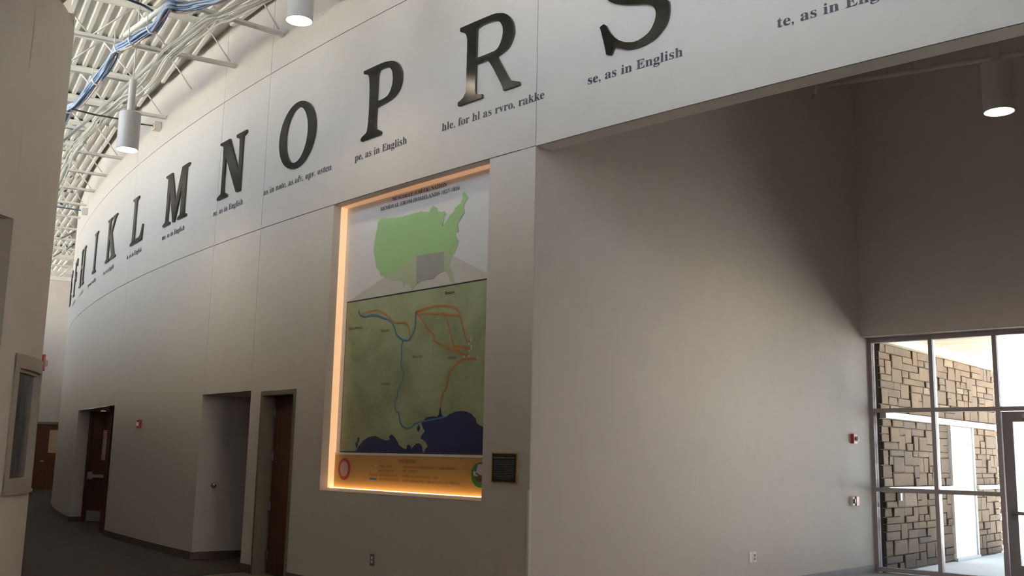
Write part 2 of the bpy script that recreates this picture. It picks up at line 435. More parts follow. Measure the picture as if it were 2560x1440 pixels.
lo = [bm.verts.new(p+Vector((0, 0, .001))) for p in cpoly]; hi = [bm.verts.new(p+Vector((0, 0, .008))) for p in cpoly]
bm.faces.new(hi); bm.faces.new(lo[::-1])
for i in range(len(lo)): bm.faces.new((lo[i], lo[(i+1) % len(lo)], hi[(i+1) % len(lo)], hi[i]))
from_bm('floor_carpet', bm, CARPET, struct=True)

bm = bmesh.new(); fp = [spt(.15, .0, 0), spt(7.19, .0, 0), wpt(9.2, -.06, 0), wpt(9.2, -7.0, 0), wpt(5.0, -7.3, 0)]
lo = [bm.verts.new(p+Vector((0, 0, .0005))) for p in fp]; hi = [bm.verts.new(p+Vector((0, 0, .004))) for p in fp]
bm.faces.new(hi); bm.faces.new(lo[::-1])
for i in range(len(lo)): bm.faces.new((lo[i], lo[(i+1) % len(lo)], hi[(i+1) % len(lo)], hi[i]))
from_bm('floor_vestibule', bm, TILEL, struct=True)
# curved lettered wall: backing skin + reveals, panels as parts -----------------------
DOOR_A = (-139.818, -138.926, 0.0, 2.185)     # wooden door, taupe frame
RECESS = (-141.70, -140.125, 0.0, 2.205)      # open recess
FARREC = (-149.785, -146.15, 0.0, 2.19)       # recess of the far doors
NICHE = (-138.285, -135.512, 1.045, 4.2895)   # lit map niche
PILL_T = -134.885
T_FAR = -168.0
HOLES = [DOOR_A, RECESS, FARREC, NICHE]
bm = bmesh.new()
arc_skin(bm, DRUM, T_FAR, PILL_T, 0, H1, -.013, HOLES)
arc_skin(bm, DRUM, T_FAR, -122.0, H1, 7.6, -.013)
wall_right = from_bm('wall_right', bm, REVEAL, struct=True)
bm = bmesh.new()
arc_jambs(bm, DRUM, NICHE, 0, -.26, 'lrtb'); arc_jambs(bm, DRUM, RECESS, 0, -1.7, 'lrt'); arc_jambs(bm, DRUM, DOOR_A, 0, -.25, 'lrt'); arc_skin(bm, DRUM, DOOR_A[0], DOOR_A[1], 0, DOOR_A[3], -.30); arc_jambs(bm, DRUM, DOOR_A, -.25, -.30, 'lrtb')
a0, b0, c0, e0 = NICHE
arc_skin(bm, DRUM, a0, b0, c0, e0, -.26)
a0, b0, c0, e0 = RECESS
arc_skin(bm, DRUM, a0, b0, c0, e0, -1.7)
rel(from_bm('jamb_lining', bm, PAINT), wall_right)
rows = [(0, H1), (H1, H2), (H2, 7.6)]
cols = [T_FAR, -157.2, -151.6, -146.0, -141.665, -140.135, -134.885, -129.6, -122.0]
for ri, (z0, z1) in enumerate(rows):
    for t0, t1 in zip(cols, cols[1:]):
        if ri == 0 and t0 >= PILL_T-.001: continue
        gt = math.degrees(.0035/DRUM.R); gz = .005
        e0_, e1_ = t0+gt, t1-gt
        if ri == 0 and abs(t1-PILL_T) < .01: e1_ = PILL_T
        za = z0 if ri == 0 else z0+gz; zb = z1-gz if ri < 2 else z1
        if ri == 1 and t0 >= PILL_T-.01: za = H1
        bm = bmesh.new(); arc_skin(bm, DRUM, e0_, e1_, za, zb, 0, [(h[0], h[1], h[2], zb+.1 if h is NICHE else h[3]) for h in HOLES] if ri == 0 else ())
        o = from_bm('panel', bm, PAINT); rel(o, wall_right)
        so = o.modifiers.new('thickness', 'SOLIDIFY'); so.thickness = .012
        so.offset = -1 if o.data.polygons[0].normal.dot(Vector((math.cos(math.radians(t0)), math.sin(math.radians(t0)), 0))) > 0 else 1
# header over the alcove opening: underside and back
bm = bmesh.new(); arc_jambs(bm, DRUM, (PILL_T, -122.0, H1, H1+.001), 0, -.215, 'b'); arc_skin(bm, DRUM, PILL_T, -122.0, H1, 7.6, -.215)
rel(from_bm('header', bm, PAINT), wall_right)
arc_obj('wall_right_return', DRUM, -122.0, -121.4, -.215, 0, 0, 7.6, PAINT, struct=True)

# alcove side wall, window wall, upper wall
def side_box(name, v0, v1, n0, n1, z0, z1, m, **k): return box_obj(name, spt, (v0, v1, n0, n1, z0, z1), m, **k)
side_box('wall_side', 0.0, 7.19, -.16, 0, 0, 7.6, PAINT, struct=True)
box_obj('wall_window', wpt, (-.05, 9.3, -.265, .12, 3.215, 7.6), PAINT, struct=True)
box_obj('wall_alcove_end', wpt, (9.2, 9.4, -9.3, .12, 0, 7.6), PAINT, struct=True)
def lin_box(name, a, b, w, z0, z1, m, struct=True, parent=None):
    a, b = Vector((*a, 0)), Vector((*b, 0)); t = (b-a).normalized(); n = Vector((-t.y, t.x, 0)); L = (b-a).length
    return box_obj(name, lambda x, y, z: a+t*x+n*y+Vector((0, 0, z)), (0, L, 0, w, z0, z1), m, parent, struct=struct)
# lobby walls behind and beside the camera
YB, LZ = -12.0, 4.97
FILL_WIN = (0.0, 4.8, 3.0, 4.5)  # unseen back-wall window, added and sized for soft fill light
for x0, x1, z0, z1 in ((-11, 10.4, 0, FILL_WIN[2]), (-11, 10.4, FILL_WIN[3], LZ), (-11, FILL_WIN[0], FILL_WIN[2], FILL_WIN[3]), (FILL_WIN[1], 10.4, FILL_WIN[2], FILL_WIN[3])): lin_box('wall_back', (x0, YB), (x1, YB), -.25, z0, z1, PAINT)
lin_box('wall_lobby', (-11.0, YB), (-11.0, 6.5), .25, 0, LZ, PAINT2)
lin_box('wall_lobby', (10.2, YB), (10.2, 1.1), -.25, 0, LZ, PAINT)
wl = empty('fill_window', (4.0, YB-.1, FILL_WIN[2]), struct=True)
for i in range(5): box_obj('mullion', xyz, (FILL_WIN[0]+i*1.2-.03, FILL_WIN[0]+i*1.2+.03, YB-.2, YB-.08, FILL_WIN[2], FILL_WIN[3]), ALU, wl)
for z in (FILL_WIN[2], FILL_WIN[3]-.06): box_obj('rail', xyz, (FILL_WIN[0], FILL_WIN[1], YB-.19, YB-.09, z, z+.06), ALU, wl)
for i in range(4): box_obj('pane', xyz, (FILL_WIN[0]+i*1.2+.03, FILL_WIN[0]+i*1.2+1.17, YB-.145, YB-.135, FILL_WIN[2]+.06, FILL_WIN[3]-.06), GLASS, wl)
portal('portal_back', ((FILL_WIN[0]+FILL_WIN[1])/2, YB, (FILL_WIN[2]+FILL_WIN[3])/2), (0, 1, 0), FILL_WIN[1]-FILL_WIN[0], FILL_WIN[3]-FILL_WIN[2])

# rounded left wall with interior window and opening ---------------------------------
LW_TOP = 4.965
LREC = (-75.0, -5.8, 0.0, 3.09); LWIN = (1.6, 23.0, 1.155, 2.10)
bm = bmesh.new(); arc_skin(bm, NOSE, -75, -5.85, 0, LW_TOP, 0, [LREC, LWIN], 3); arc_skin(bm, NOSE, -5.75, 43, 0, LW_TOP, 0, [LREC, LWIN], 3)
arc_skin(bm, NOSE, -75, 43, 0, LW_TOP, -.012, [LREC, LWIN], 3)
arc_jambs(bm, NOSE, LREC, 0, -.45, 'rt', 3); arc_skin(bm, NOSE, -75, -5.8, 0, 3.09, -.45, (), 3); arc_jambs(bm, NOSE, LWIN, 0, -.14, 'lrtb', 3)
top = [bm.verts.new(NOSE.p(t, 0, LW_TOP)) for t in range(-75, 44, 3)]
bm.faces.new([bm.verts.new(NOSE.p(-75, -1.9, LW_TOP))]+top+[bm.verts.new(NOSE.p(43, -1.9, LW_TOP))])
from_bm('wall_left', bm, PAINT2, struct=True)
arc_obj('wall_corridor', OUTER, -168, -137.6, 0, .4, 0, LW_TOP, mat('darkened corridor paint', (0.36, 0.31, 0.27), .6, noise=.02), struct=True)  # unseen wall, colour darkened to cut bounce light on the lettered wall
_e = NOSE.p(-75, 0, 0); lin_box('wall_left_return', (_e.x, _e.y), (-11.0, 6.4), .25, 0, LZ, PAINT2)
win = empty('window_1', NOSE.p(11, 0, 1.06), struct=True)
t0, t1, z0, z1 = LWIN
arc_obj('window_frame', NOSE, t0-1.2, t1+1.6, -.06, .012, z1-.075, z1+.03, WINF, win, 2)
arc_obj('window_frame', NOSE, t0-1.2, t1+1.6, -.06, .012, z0-.03, z0+.06, WINF, win, 2)
arc_obj('window_frame', NOSE, t0-1.2, t0+.8, -.06, .012, z0, z1, WINF, win, 2)
arc_obj('window_frame', NOSE, t1-3.0, t1+1.6, -.06, .012, z0, z1, WINF, win, 2)
arc_obj('stop_bead', NOSE, t0+.8, t1-3.0, -.05, -.015, z1-.10, z1-.075, WINF, win, 2)
arc_obj('window_sill', NOSE, t0-1.4, t1+1.8, -.05, .022, z0-.055, z0-.03, WINF, win, 2)
arc_obj('pane', NOSE, t0+.8, t1-3.0, -.050, -.040, z0+.06, z1-.075, FROST, win, 2)

# corridor end
END_T = -166.8; er = math.radians(END_T)
RD = Vector((math.cos(er), math.sin(er), 0)); TN = Vector((-RD.y, RD.x, 0))    # outwards / towards the camera side
E0 = DRUM.p(END_T, 0, 0)
def ept(a, b, z): return E0+RD*a+TN*b+Vector((0, 0, z))
bm = bmesh.new()
fbox(bm, ept, -.5, .70, -.2, 0, 0, 7.6); fbox(bm, ept, 1.95, 4.2, -.2, 0, 0, 7.6); fbox(bm, ept, .70, 1.95, -.2, 0, 2.32, 7.6)
from_bm('wall_far', bm, PAINT, struct=True)
dr = empty('door_1', ept(1.3, -.1, 0), struct=True)
box_obj('door_frame', ept, (.70, .78, -.18, .01, 0, 2.32), TAUPE, dr); box_obj('door_frame', ept, (1.87, 1.95, -.18, .01, 0, 2.32), TAUPE, dr)
box_obj('door_frame', ept, (.78, 1.87, -.18, .01, 2.24, 2.32), TAUPE, dr)
bm = bmesh.new(); fbox(bm, ept, .78, .95, -.14, -.09, .01, 2.24); fbox(bm, ept, 1.25, 1.87, -.14, -.09, .01, 2.24); fbox(bm, ept, .95, 1.25, -.14, -.09, .01, 1.26); fbox(bm, ept, .95, 1.25, -.14, -.09, 2.05, 2.24)
rel(from_bm('door_leaf', bm, WOOD), dr)
box_obj('vision_glass', ept, (.95, 1.25, -.12, -.11, 1.26, 2.05), VISION, dr)
box_obj('door_handle', ept, (1.36, 1.46, -.09, -.03, .96, 1.0), STEEL, dr, .008)

# roof: deck bays, joists ------------------------------------------------------------
ceil = empty('ceiling', DRUM.p(-148, 2, DECK), struct=True)
JOISTS = [round(-139.80-1.5*k, 2) for k in range(-4, 15)]
CUT = {-142.8, -145.8}
def jline(t):          # foot on the wall, outward direction: radial in the lobby, parallel rows in the corridor
    a = math.radians(t) if t > -141 else math.radians(210.0)
    return DRUM.p(t, 0, 0), Vector((math.cos(a), math.sin(a), 0))
def deck_bay(ta, tb, L):
    (wa, oa), (wb, ob) = jline(ta), jline(tb); par = (oa-ob).length < 1e-4
    sh = (wa-wb).dot(ob) if par else 0.0
    bm = bmesh.new(); prof = []; d = .08+max(0, -sh)
    while d < L:
        prof += [(d, DECK), (d+.050, DECK), (d+.068, DECK+.045), (d+.134, DECK+.045)]; d += .152
    A = [bm.verts.new(wa+oa*x+Vector((0, 0, z))) for x, z in prof]; B = [bm.verts.new(wb+ob*(x+sh)+Vector((0, 0, z))) for x, z in prof]
    for i in range(len(prof)-1): bm.faces.new((A[i], A[i+1], B[i+1], B[i]))
    rel(from_bm('deck_sheet', bm, DECKW), ceil)
for ta, tb in zip(JOISTS, JOISTS[1:]): deck_bay(ta, tb, 4.9 if ta < -139 else 9.0)
deck_bay(JOISTS[-1], JOISTS[-1]-5.0, 4.9)
def joist(t, L):
    j = empty('joist', DRUM.p(t, .1, DECK)); j.parent = ceil; j.matrix_parent_inverse = Matrix.Translation(-Vector(ceil.location))
    o0, rad = jline(t); tan = Vector((-rad.y, rad.x, 0))
    fn = lambda x, y, z: o0+rad*x+tan*y+Vector((0, 0, z))
    def prt(o): o.parent = j; o.matrix_parent_inverse = Matrix.Translation(-Vector(j.location)); return o
    bm = bmesh.new(); fbox(bm, fn, .45, L, -.065, .065, DECK-.012, DECK-.002); fbox(bm, fn, .45, L, -.02, -.012, DECK-.07, DECK-.012); fbox(bm, fn, .45, L, .012, .02, DECK-.07, DECK-.012)
    prt(from_bm('top_chord', bm, STEELW))
    zb = 6.82; x0 = .015 if t not in CUT else .8
    bm = bmesh.new(); fbox(bm, fn, x0, L, -.045, .045, zb, zb+.008); fbox(bm, fn, x0, L, -.016, -.008, zb, zb+.05); fbox(bm, fn, x0, L, .008, .016, zb, zb+.05)
    prt(from_bm('bottom_chord', bm, STEELW))
    x = .9; up = True; pts = [(.48, DECK-.04), (.9, zb+.02)]
    while x < L-.5:
        x += .52; pts.append((x, DECK-.04 if up else zb+.02)); up = not up
    for (xa, za), (xb, zb_) in zip(pts, pts[1:]): prt(tube('web_bar', [fn(xa, 0, za), fn(xb, 0, zb_)], .012, STEELW, None, 6))
    prt(tube('web_bar', [fn(.50, .03, DECK-.05), fn(.10, .03, 6.88)], .010, STEELW, None, 6))
for t in JOISTS: joist(t, 4.9 if t < -138.5 else 9.0)
# girder truss near the corridor end
gt_ = -161.6; a = math.radians(gt_); rad = Vector((math.cos(a), math.sin(a), 0)); tan = Vector((-rad.y, rad.x, 0)); g0 = DRUM.p(gt_, 0, 0)
gfn = lambda x, y, z: g0+rad*x+tan*y+Vector((0, 0, z))
gird = empty('girder', gfn(1.5, 0, 6.6)); gird.parent = ceil; gird.matrix_parent_inverse = Matrix.Translation(-Vector(ceil.location))
def gprt(o): o.parent = gird; o.matrix_parent_inverse = Matrix.Translation(-Vector(gird.location)); return o
gprt(box_obj('bottom_chord', gfn, (.02, 3.4, -.08, .08, 6.52, 6.64), STEELW)); gprt(box_obj('top_chord', gfn, (.02, 3.4, -.1, .1, 7.18, 7.32), STEELW))
for i in range(6): gprt(tube('web_bar', [gfn(.1+i*.55, 0, 6.6 if i % 2 else 7.2), gfn(.65+i*.55, 0, 7.2 if i % 2 else 6.6)], .035, STEELW, None, 6))
# roof slab over everything, with an added overhang that blocks high sky
rp_ = [tuple(wpt(9.5, .3, 0)[:2]), tuple(wpt(-.6, .3, 0)[:2]), (-3, 22), (-8, 48)]+[tuple(OUTER.p(t, SKY_BLOCK_EAVE, 0)[:2]) for t in (-168, -163, -158, -153, -148, -143, -138, -133, -128, -123, -119)]
bm = bmesh.new(); lo = [bm.verts.new((x, y, 7.56)) for x, y in rp_]; hi = [bm.verts.new((x, y, 7.8)) for x, y in rp_]
bm.faces.new(lo[::-1]); bm.faces.new(hi)
for i in range(len(lo)): bm.faces.new((lo[i], lo[(i+1) % len(lo)], hi[(i+1) % len(lo)], hi[i]))
from_bm('ceiling_slab', bm, DECKW, struct=True)

# clerestory ring above the corridor wall and the lobby edge, pale lower roof outside it
CZ = 5.10
for nm, ta, n, st_ in (('window_2', -166.5, 13, 2.39), ('window_5', -136.4, 4, 2.3)):
    tt = [ta+i*st_ for i in range(n)]
    cl = empty(nm, OUTER.p(tt[n//2], .4, CZ), struct=True)
    for t in tt: arc_obj('mullion', OUTER, t-.04, t+.04, .36, .46, CZ, 7.4, ALU, cl)
    arc_obj('rail', OUTER, tt[0], tt[-1], .36, .46, CZ, CZ+.06, ALU, cl); arc_obj('rail', OUTER, tt[0], tt[-1], .36, .46, 7.33, 7.56, ALU, cl)
    for a_, b_ in zip(tt, tt[1:]): arc_obj('pane', OUTER, a_+.04, b_-.04, .405, .415, CZ+.06, 7.33, GLASS, cl)
for a_, b_ in ((-166.5, -157.0), (-157.0, -147.4), (-147.4, -137.8), (-136.4, -129.5)):
    m_ = (a_+b_)/2; c_ = OUTER.p(m_, .36, 6.2); portal('portal_clerestory', c_, Vector((-math.cos(math.radians(m_)), -math.sin(math.radians(m_)), 0)), OUTER.R*math.radians(b_-a_), 2.3)
arc_obj('roof_low', OUTER, -172, -138.6, .40, 17, 4.97, CZ-.005, ROOFW, struct=True, step=1)
arc_obj('roof_low', OUTER, -138.6, -118, .40, 24, 4.97, CZ-.005, ROOFW, struct=True, step=1)
arc_obj('wall_pier', OUTER, -129.5, -119, .25, .6, CZ, 7.56, PAINT2, struct=True)
arc_obj('wall_pier', OUTER, -137.8, -136.4, .25, .6, CZ, 7.56, PAINT2, struct=True)

# ================================================================== storefront
st = empty('window_4', wpt(.8, .06, 0), struct=True)
def wbox(name, r, m, parent, bevel=0): return box_obj(name, wpt, r, m, parent, bevel)
MU = [(-.01, .045), (.835, .888), (1.655, 1.71)]
for u0, u1 in MU: wbox('mullion', (u0, u1, -.06, .06, 0, 3.21), ALU, st)
for u0, u1 in ((.045, .835), (.888, 1.655)):
    for z0, z1 in ((0.02, .075), (1.085, 1.14), (2.17, 2.225), (3.15, 3.21)): wbox('rail', (u0, u1, -.055, .055, z0, z1), ALU, st)
    for z0, z1 in ((.075, 1.085), (1.14, 2.17), (2.225, 3.15)): wbox('pane', (u0, u1, -.006, .006, z0, z1), GLASST, st)
wbox('rail', (1.71, 3.75, -.055, .055, 2.17, 2.225), ALU, st); wbox('rail', (1.71, 3.75, -.055, .055, 3.15, 3.21), ALU, st)
wbox('pane', (1.71, 3.75, -.006, .006, 2.225, 3.15), GLASST, st)
for u in (3.75,): wbox('mullion', (u, u+.055, -.06, .06, 0, 3.21), ALU, st)
portal('portal_storefront', wpt(1.9, -.1, 1.6), (-NW.x, -NW.y, 0), 3.9, 3.2)
box_obj('wall_window_right', wpt, (3.80, 9.3, -.265, .12, 0, 3.215), PAINT, struct=True)
sd = empty('door_2', wpt(2.2, 0, 0), struct=True)
for ua, ub in ((1.72, 2.72), (2.74, 3.74)):
    wbox('stile', (ua, ua+.125, -.03, .03, .02, 2.16), DOORM, sd); wbox('stile', (ub-.125, ub, -.03, .03, .02, 2.16), DOORM, sd)
    wbox('door_rail', (ua+.125, ub-.125, -.03, .03, 2.03, 2.16), DOORM, sd); wbox('door_rail', (ua+.125, ub-.125, -.03, .03, .02, .24), DOORM, sd)
    wbox('pane', (ua+.125, ub-.125, -.006, .006, .24, 2.03), GLASST, sd)
    pb = tube('push_bar', [wpt(ua+.06, -.08, .885), wpt(ub-.06, -.08, .885)], .022, STEEL, sd)
    for u in (ua+.07, ub-.07): tube('bar_bracket', [wpt(u, -.08, .885), wpt(u, -.02, .885)], .018, STEEL, sd)
wbox('door_closer', (1.98, 2.32, -.10, -.03, 2.075, 2.13), STEEL, sd, .01)

# ================================================================== outdoors
bm = bmesh.new(); g = [wpt(-30, .12, 0), wpt(40, .12, 0), wpt(40, 60, 0), wpt(-30, 60, 0)]
lo = [bm.verts.new(p+Vector((0, 0, -.25))) for p in g]; hi = [bm.verts.new(p+Vector((0, 0, -.02))) for p in g]
bm.faces.new(hi); bm.faces.new(lo[::-1])
for i in range(4): bm.faces.new((lo[i], lo[(i+1) % 4], hi[(i+1) % 4], hi[i]))
from_bm('ground', bm, CONC, struct=True)
bm = bmesh.new(); fbox(bm, xyz, -25, 35, -40, -12.4, -.25, -.05); fbox(bm, xyz, 10.5, 45, -12.4, 1, -.25, -.05); from_bm('ground_back', bm, CONC, struct=True)
ST0 = wpt(.10, .07, 0); SV = (wpt(.045, 4.2, 0)-ST0).normalized(); SN = Vector((SV.y, -SV.x, 0))
def stp(v, n, z): return ST0+SV*v+SN*n+Vector((0, 0, z))
porch = box_obj('wall_porch', stp, (.0, 5.3, -.5, -.03, -.02, 3.6), MORTAR, struct=True)
def stone_base(k):
    rnd = random.Random(k); bm = bmesh.new(); bmesh.ops.create_cube(bm, size=1.0)
    for v in bm.verts:
        if v.co.y > 0: v.co.x *= .97+rnd.uniform(-.02, .02); v.co.z *= .95+rnd.uniform(-.03, .03); v.co.y += rnd.uniform(-.1, .1)
    top = [f for f in bm.faces if all(v.co.y > 0 for v in f.verts)]
    r = bmesh.ops.inset_individual(bm, faces=top, thickness=.06, depth=.12)
    me = bpy.data.meshes.new('stone'); bm.to_mesh(me); bm.free(); me.materials.append(STONE); return me
SB = [stone_base(k) for k in range(6)]
rot = Matrix((SV, SN, Vector((0, 0, 1)))).transposed().to_4x4()
nst = 0
DOORV = (2.72, 3.86)
V0, V1 = .0, 5.3
def put_stone(p, q, z0, z1):
    global nst
    o = bpy.data.objects.new('stone', random.choice(SB)); COL.objects.link(o); dp = random.uniform(.045, .075)
    o.matrix_world = Matrix.Translation(stp((p+q)/2, -.035+dp/2-.02, (z0+z1)/2)) @ rot @ Matrix.Diagonal((q-p-random.uniform(.003, .009), dp, z1-z0-random.uniform(.003, .008), 1))
    o.parent = porch; nst += 1
for za, zb in ((0, 1.075), (1.15, 2.09), (2.2, 3.16)):
    n = round((zb-za)/.105); h = (zb-za)/n; jz = [za+i*h+(random.uniform(-.018, .018) if 0 < i < n else 0) for i in range(n+1)]
    busy = [[] for _ in range(n)]
    if za < 2.1:
        for b_ in busy: b_.append(DOORV)
    for i in range(n):
        v = V0
        while v < V1-.02:
            hit = next((b_ for b_ in sorted(busy[i]) if b_[0]-.02 <= v < b_[1]-.001), None)
            if hit: v = hit[1]; continue
            nxt = min([b_[0] for b_ in busy[i] if b_[0] > v]+[V1]); w = random.choice((.20, .27, .34, .42, .52))
            e = v+w
            if nxt-e < .13: e = nxt
            if e-v > .72: e = v+(e-v)/2
            k = 1
            if i+1 < n and random.random() < .38 and not any(b_[0] < e and b_[1] > v for b_ in busy[i+1]):
                k = 2
                if i+2 < n and random.random() < .0 and not any(b_[0] < e and b_[1] > v for b_ in busy[i+2]): k = 3
            for r in range(1, k): busy[i+r].append((v, e))
            put_stone(v, e, jz[i], jz[i+k]); v = e
c_ = porch
for v0, v1 in ((.0, DOORV[0]-.03), (DOORV[1]+.03, 5.3)): box_obj('sill_course', stp, (v0, v1, -.02, .085, 1.078, 1.147), CAST, c_, .006)
box_obj('lintel_course', stp, (.0, 5.3, -.02, .07, 2.10, 2.19), CAST, c_, .006)
box_obj('top_trim', stp, (.0, 5.45, -.02, .10, 3.165, 3.30), TRIMC, c_)
dd = empty('door_3', stp(3.3, 0, 0), struct=True)
box_obj('door_frame', stp, (DOORV[1]-.06, DOORV[1], -.02, .045, 0, 2.10), STEEL, dd); box_obj('door_frame', stp, (DOORV[0], DOORV[0]+.035, -.02, .045, 0, 2.10), DOORW, dd)
box_obj('door_leaf', stp, (DOORV[0]+.035, DOORV[1]-.06, -.03, .02, .03, 2.09), DOORW, dd); box_obj('door_sill', stp, (DOORV[0], DOORV[1], -.02, .06, -.02, .03), STEEL, dd)
# porch roof soffit in boards
sf = empty('ceiling_porch', wpt(.8, 2, 3.3), struct=True)
Bp, Cp = wpt(1.72, .12, 0), Vector((9.25, 18.9, 0)); Ap, Dp = wpt(-.55, .12, 0), Vector((8.3, 19.6, 0))
NB = 12
for i in range(NB):
    f0, f1 = i/NB, (i+1)/NB-.006
    c4 = [Ap.lerp(Dp, f0), Bp.lerp(Cp, f0), Bp.lerp(Cp, f1), Ap.lerp(Dp, f1)]
    bm = bmesh.new(); hexa(bm, [p+Vector((0, 0, 3.30)) for p in c4]+[p+Vector((0, 0, 3.45)) for p in c4]); rel(from_bm('soffit_board', bm, SOFF), sf)
box_obj('outlet_box', stp, (.42, .48, .02, .07, .96, 1.06), WHITEP)
tag(bpy.data.objects['outlet_box'], 'small white box fixed to the outdoor stone wall below its pale sill course', 'outlet box')

# ================================================================== wall openings: doors
# door in the taupe frame
d1 = empty('door_4', DRUM.p(-139.37, 0, 0), struct=True)
a_, b_, c_, e_ = DOOR_A; fw = math.degrees(.05/DRUM.R)
for t0, t1, z0, z1 in ((a_, a_+fw, 0, e_), (b_-fw, b_, 0, e_), (a_, b_, e_-.055, e_)): arc_obj('door_frame', DRUM, t0, t1, -.235, .012, z0, z1, TAUPE, d1)
arc_obj('door_stop', DRUM, a_+fw, a_+fw+.016, -.235, -.19, 0, e_-.055, TAUPE, d1)
hp = DRUM.p(a_+fw+.035, -.155, 0); rr = math.radians(a_); rin = -Vector((math.cos(rr), math.sin(rr), 0)); tg = Vector((-math.sin(rr), math.cos(rr), 0))
an = math.radians(5); dx = (tg*math.cos(an)+rin*math.sin(an)); dn = (rin*math.cos(an)-tg*math.sin(an))
lfn = lambda x, y, z: hp+dx*x+dn*y+Vector((0, 0, z))
box_obj('door_leaf', lfn, (0, .745, 0, .045, .012, 2.115), WOOD, d1)
for z in (.22, .80, 1.40, 1.93):
    h = box_obj('hinge', lfn, (-.030, .012, -.012, .006, z-.055, z+.055), STEEL, d1, .003)
tube('door_handle', [lfn(.68, -.05, 1.0), lfn(.58, -.05, 1.0)], .011, STEEL, d1)
# far recess with wooden doors
fr = empty('door_5', DRUM.p(-148, -.5, 0), struct=True)
L0 = DRUM.p(FARREC[0], 0, 0); R0 = DRUM.p(FARREC[1], 0, 0)
L1 = Vector((-8.42, 20.62, 0)); D1 = Vector((-6.2, 20.62, 0)); R1 = Vector((-5.6, 18.3, 0))
def vq(bm, a, b, z0, z1): bm.faces.new([bm.verts.new(a+Vector((0, 0, z0))), bm.verts.new(b+Vector((0, 0, z0))), bm.verts.new(b+Vector((0, 0, z1))), bm.verts.new(a+Vector((0, 0, z1)))])
bm = bmesh.new(); vq(bm, L0, L1, 0, 2.19); vq(bm, D1+Vector((0, .1, 0)), R1, 0, 2.19); vq(bm, R1, R0, 0, 2.19); vq(bm, L1+Vector((0, .1, 0)), D1+Vector((0, .1, 0)), 0, 2.19)
bm.faces.new([bm.verts.new(p+Vector((0, 0, 2.19))) for p in (L0, L1+Vector((0, .1, 0)), D1+Vector((0, .1, 0)), R1, R0)])
rel(from_bm('recess_lining', bm, PAINT), fr)
def leaf(x0, x1, y, nm):
    f = lambda a, b, z: Vector((a, y+b, z))
    bm = bmesh.new(); g0, g1 = x0+.22, x0+.37
    for a, b, c, e in ((x0, g0, .01, 2.12), (g1, x1, .01, 2.12), (g0, g1, .01, 1.22), (g0, g1, 1.82, 2.12)): fbox(bm, f, a, b, 0, .045, c, e)
    rel(from_bm(nm, bm, WOOD), fr)
    box_obj('vision_glass', f, (g0, g1, .015, .03, 1.22, 1.82), VISION, fr)
    box_obj('kick_plate', f, (x0+.03, x1-.03, -.004, 0, .02, .225), STEEL, fr)
    box_obj('push_bar_case', f, (x0+.01, x0+.10, -.07, 0, .84, .985), STEEL, fr, .012)
    box_obj('push_bar', f, (x0+.10, x1-.12, -.075, -.03, .87, .935), STEEL, fr, .012)
leaf(-8.40, -7.50, 20.60, 'door_leaf')
box_obj('door_frame', xyz, (-7.11, -7.045, 18.10, 18.25, 0, 2.19), WOOD, fr)
box_obj('door_frame', xyz, (-8.46, -8.40, 20.57, 20.68, 0, 2.19), WOOD, fr); box_obj('door_frame', xyz, (-8.40, -7.4, 20.57, 20.68, 2.12, 2.19), WOOD, fr)
lathe('downlight', [(0, 0), (.045, 0), (.055, -.01), (.04, -.01), (0, -.006)], LEDM, (-8.05, 20.2, 2.185), fr, 20)
# baseboards
def base_arc(t0, t1, m=BASE, ring=DRUM, d=.012, step=.5): arc_obj('baseboard_right', ring, t0, t1, 0, d, .005, .105, m, step=step, struct=True)
for t0, t1 in ((-166.7, FARREC[0]), (FARREC[1], RECESS[0]), (RECESS[1], DOOR_A[0]), (DOOR_A[1], PILL_T)): base_arc(t0, t1)
rr = math.radians(RECESS[0]); _a = DRUM.p(RECESS[0], 0, 0); _b = DRUM.p(RECESS[0], -1.6, 0); lin_box('baseboard_recess', (_a.x, _a.y), (_b.x, _b.y), -.012, .005, .105, BASE)
lin_box('baseboard_recess', (L0.x, L0.y), (L1.x, L1.y), -.012, .005, .105, BASE)
side_box('baseboard_side', .0, 7.12, 0, .012, .005, .105, BASEG, struct=True)
arc_obj('baseboard_left', NOSE, -5.5, 43, 0, .012, .005, .105, BASE, step=3, struct=True)
box_obj('baseboard_far', ept, (0, .70, 0, .012, .005, .105), BASE, struct=True)
# steel beam end above the left wall
pb_ = [at for at in ()]
def on_dist(px, py, D):
    d = ray(px, py); k = D/math.hypot(d.x, d.y); return Vector((d.x*k, d.y*k, EYE+d.z*k))
def pier(name, px, py, D, z0, z1, m):
    c = on_dist(px, py, D); f = Vector((c.x, c.y, 0)).normalized(); l = Vector((-f.y, f.x, 0))
    box_obj(name, lambda x, y, z: Vector((c.x, c.y, 0))+l*x+f*y+Vector((0, 0, z)), (0, 1.2, 0, .5, z0, z1), m, struct=True)
zt = on_dist(186, 34, 11.2).z
pier('trim_1', 188, 35, 11.2, zt-.9, zt, BROWNB)
pier('trim_3', 178, 20, 11.2, zt, 7.5, PAINT2)
box_obj('trim_2', spt, (-.002, .022, -.012, .006, .105, 1.17), WHITEP, struct=True)
arc_obj('trim_2', DRUM, PILL_T-.02, PILL_T+.002, 0, .006, .105, 1.17, WHITEP, struct=True)

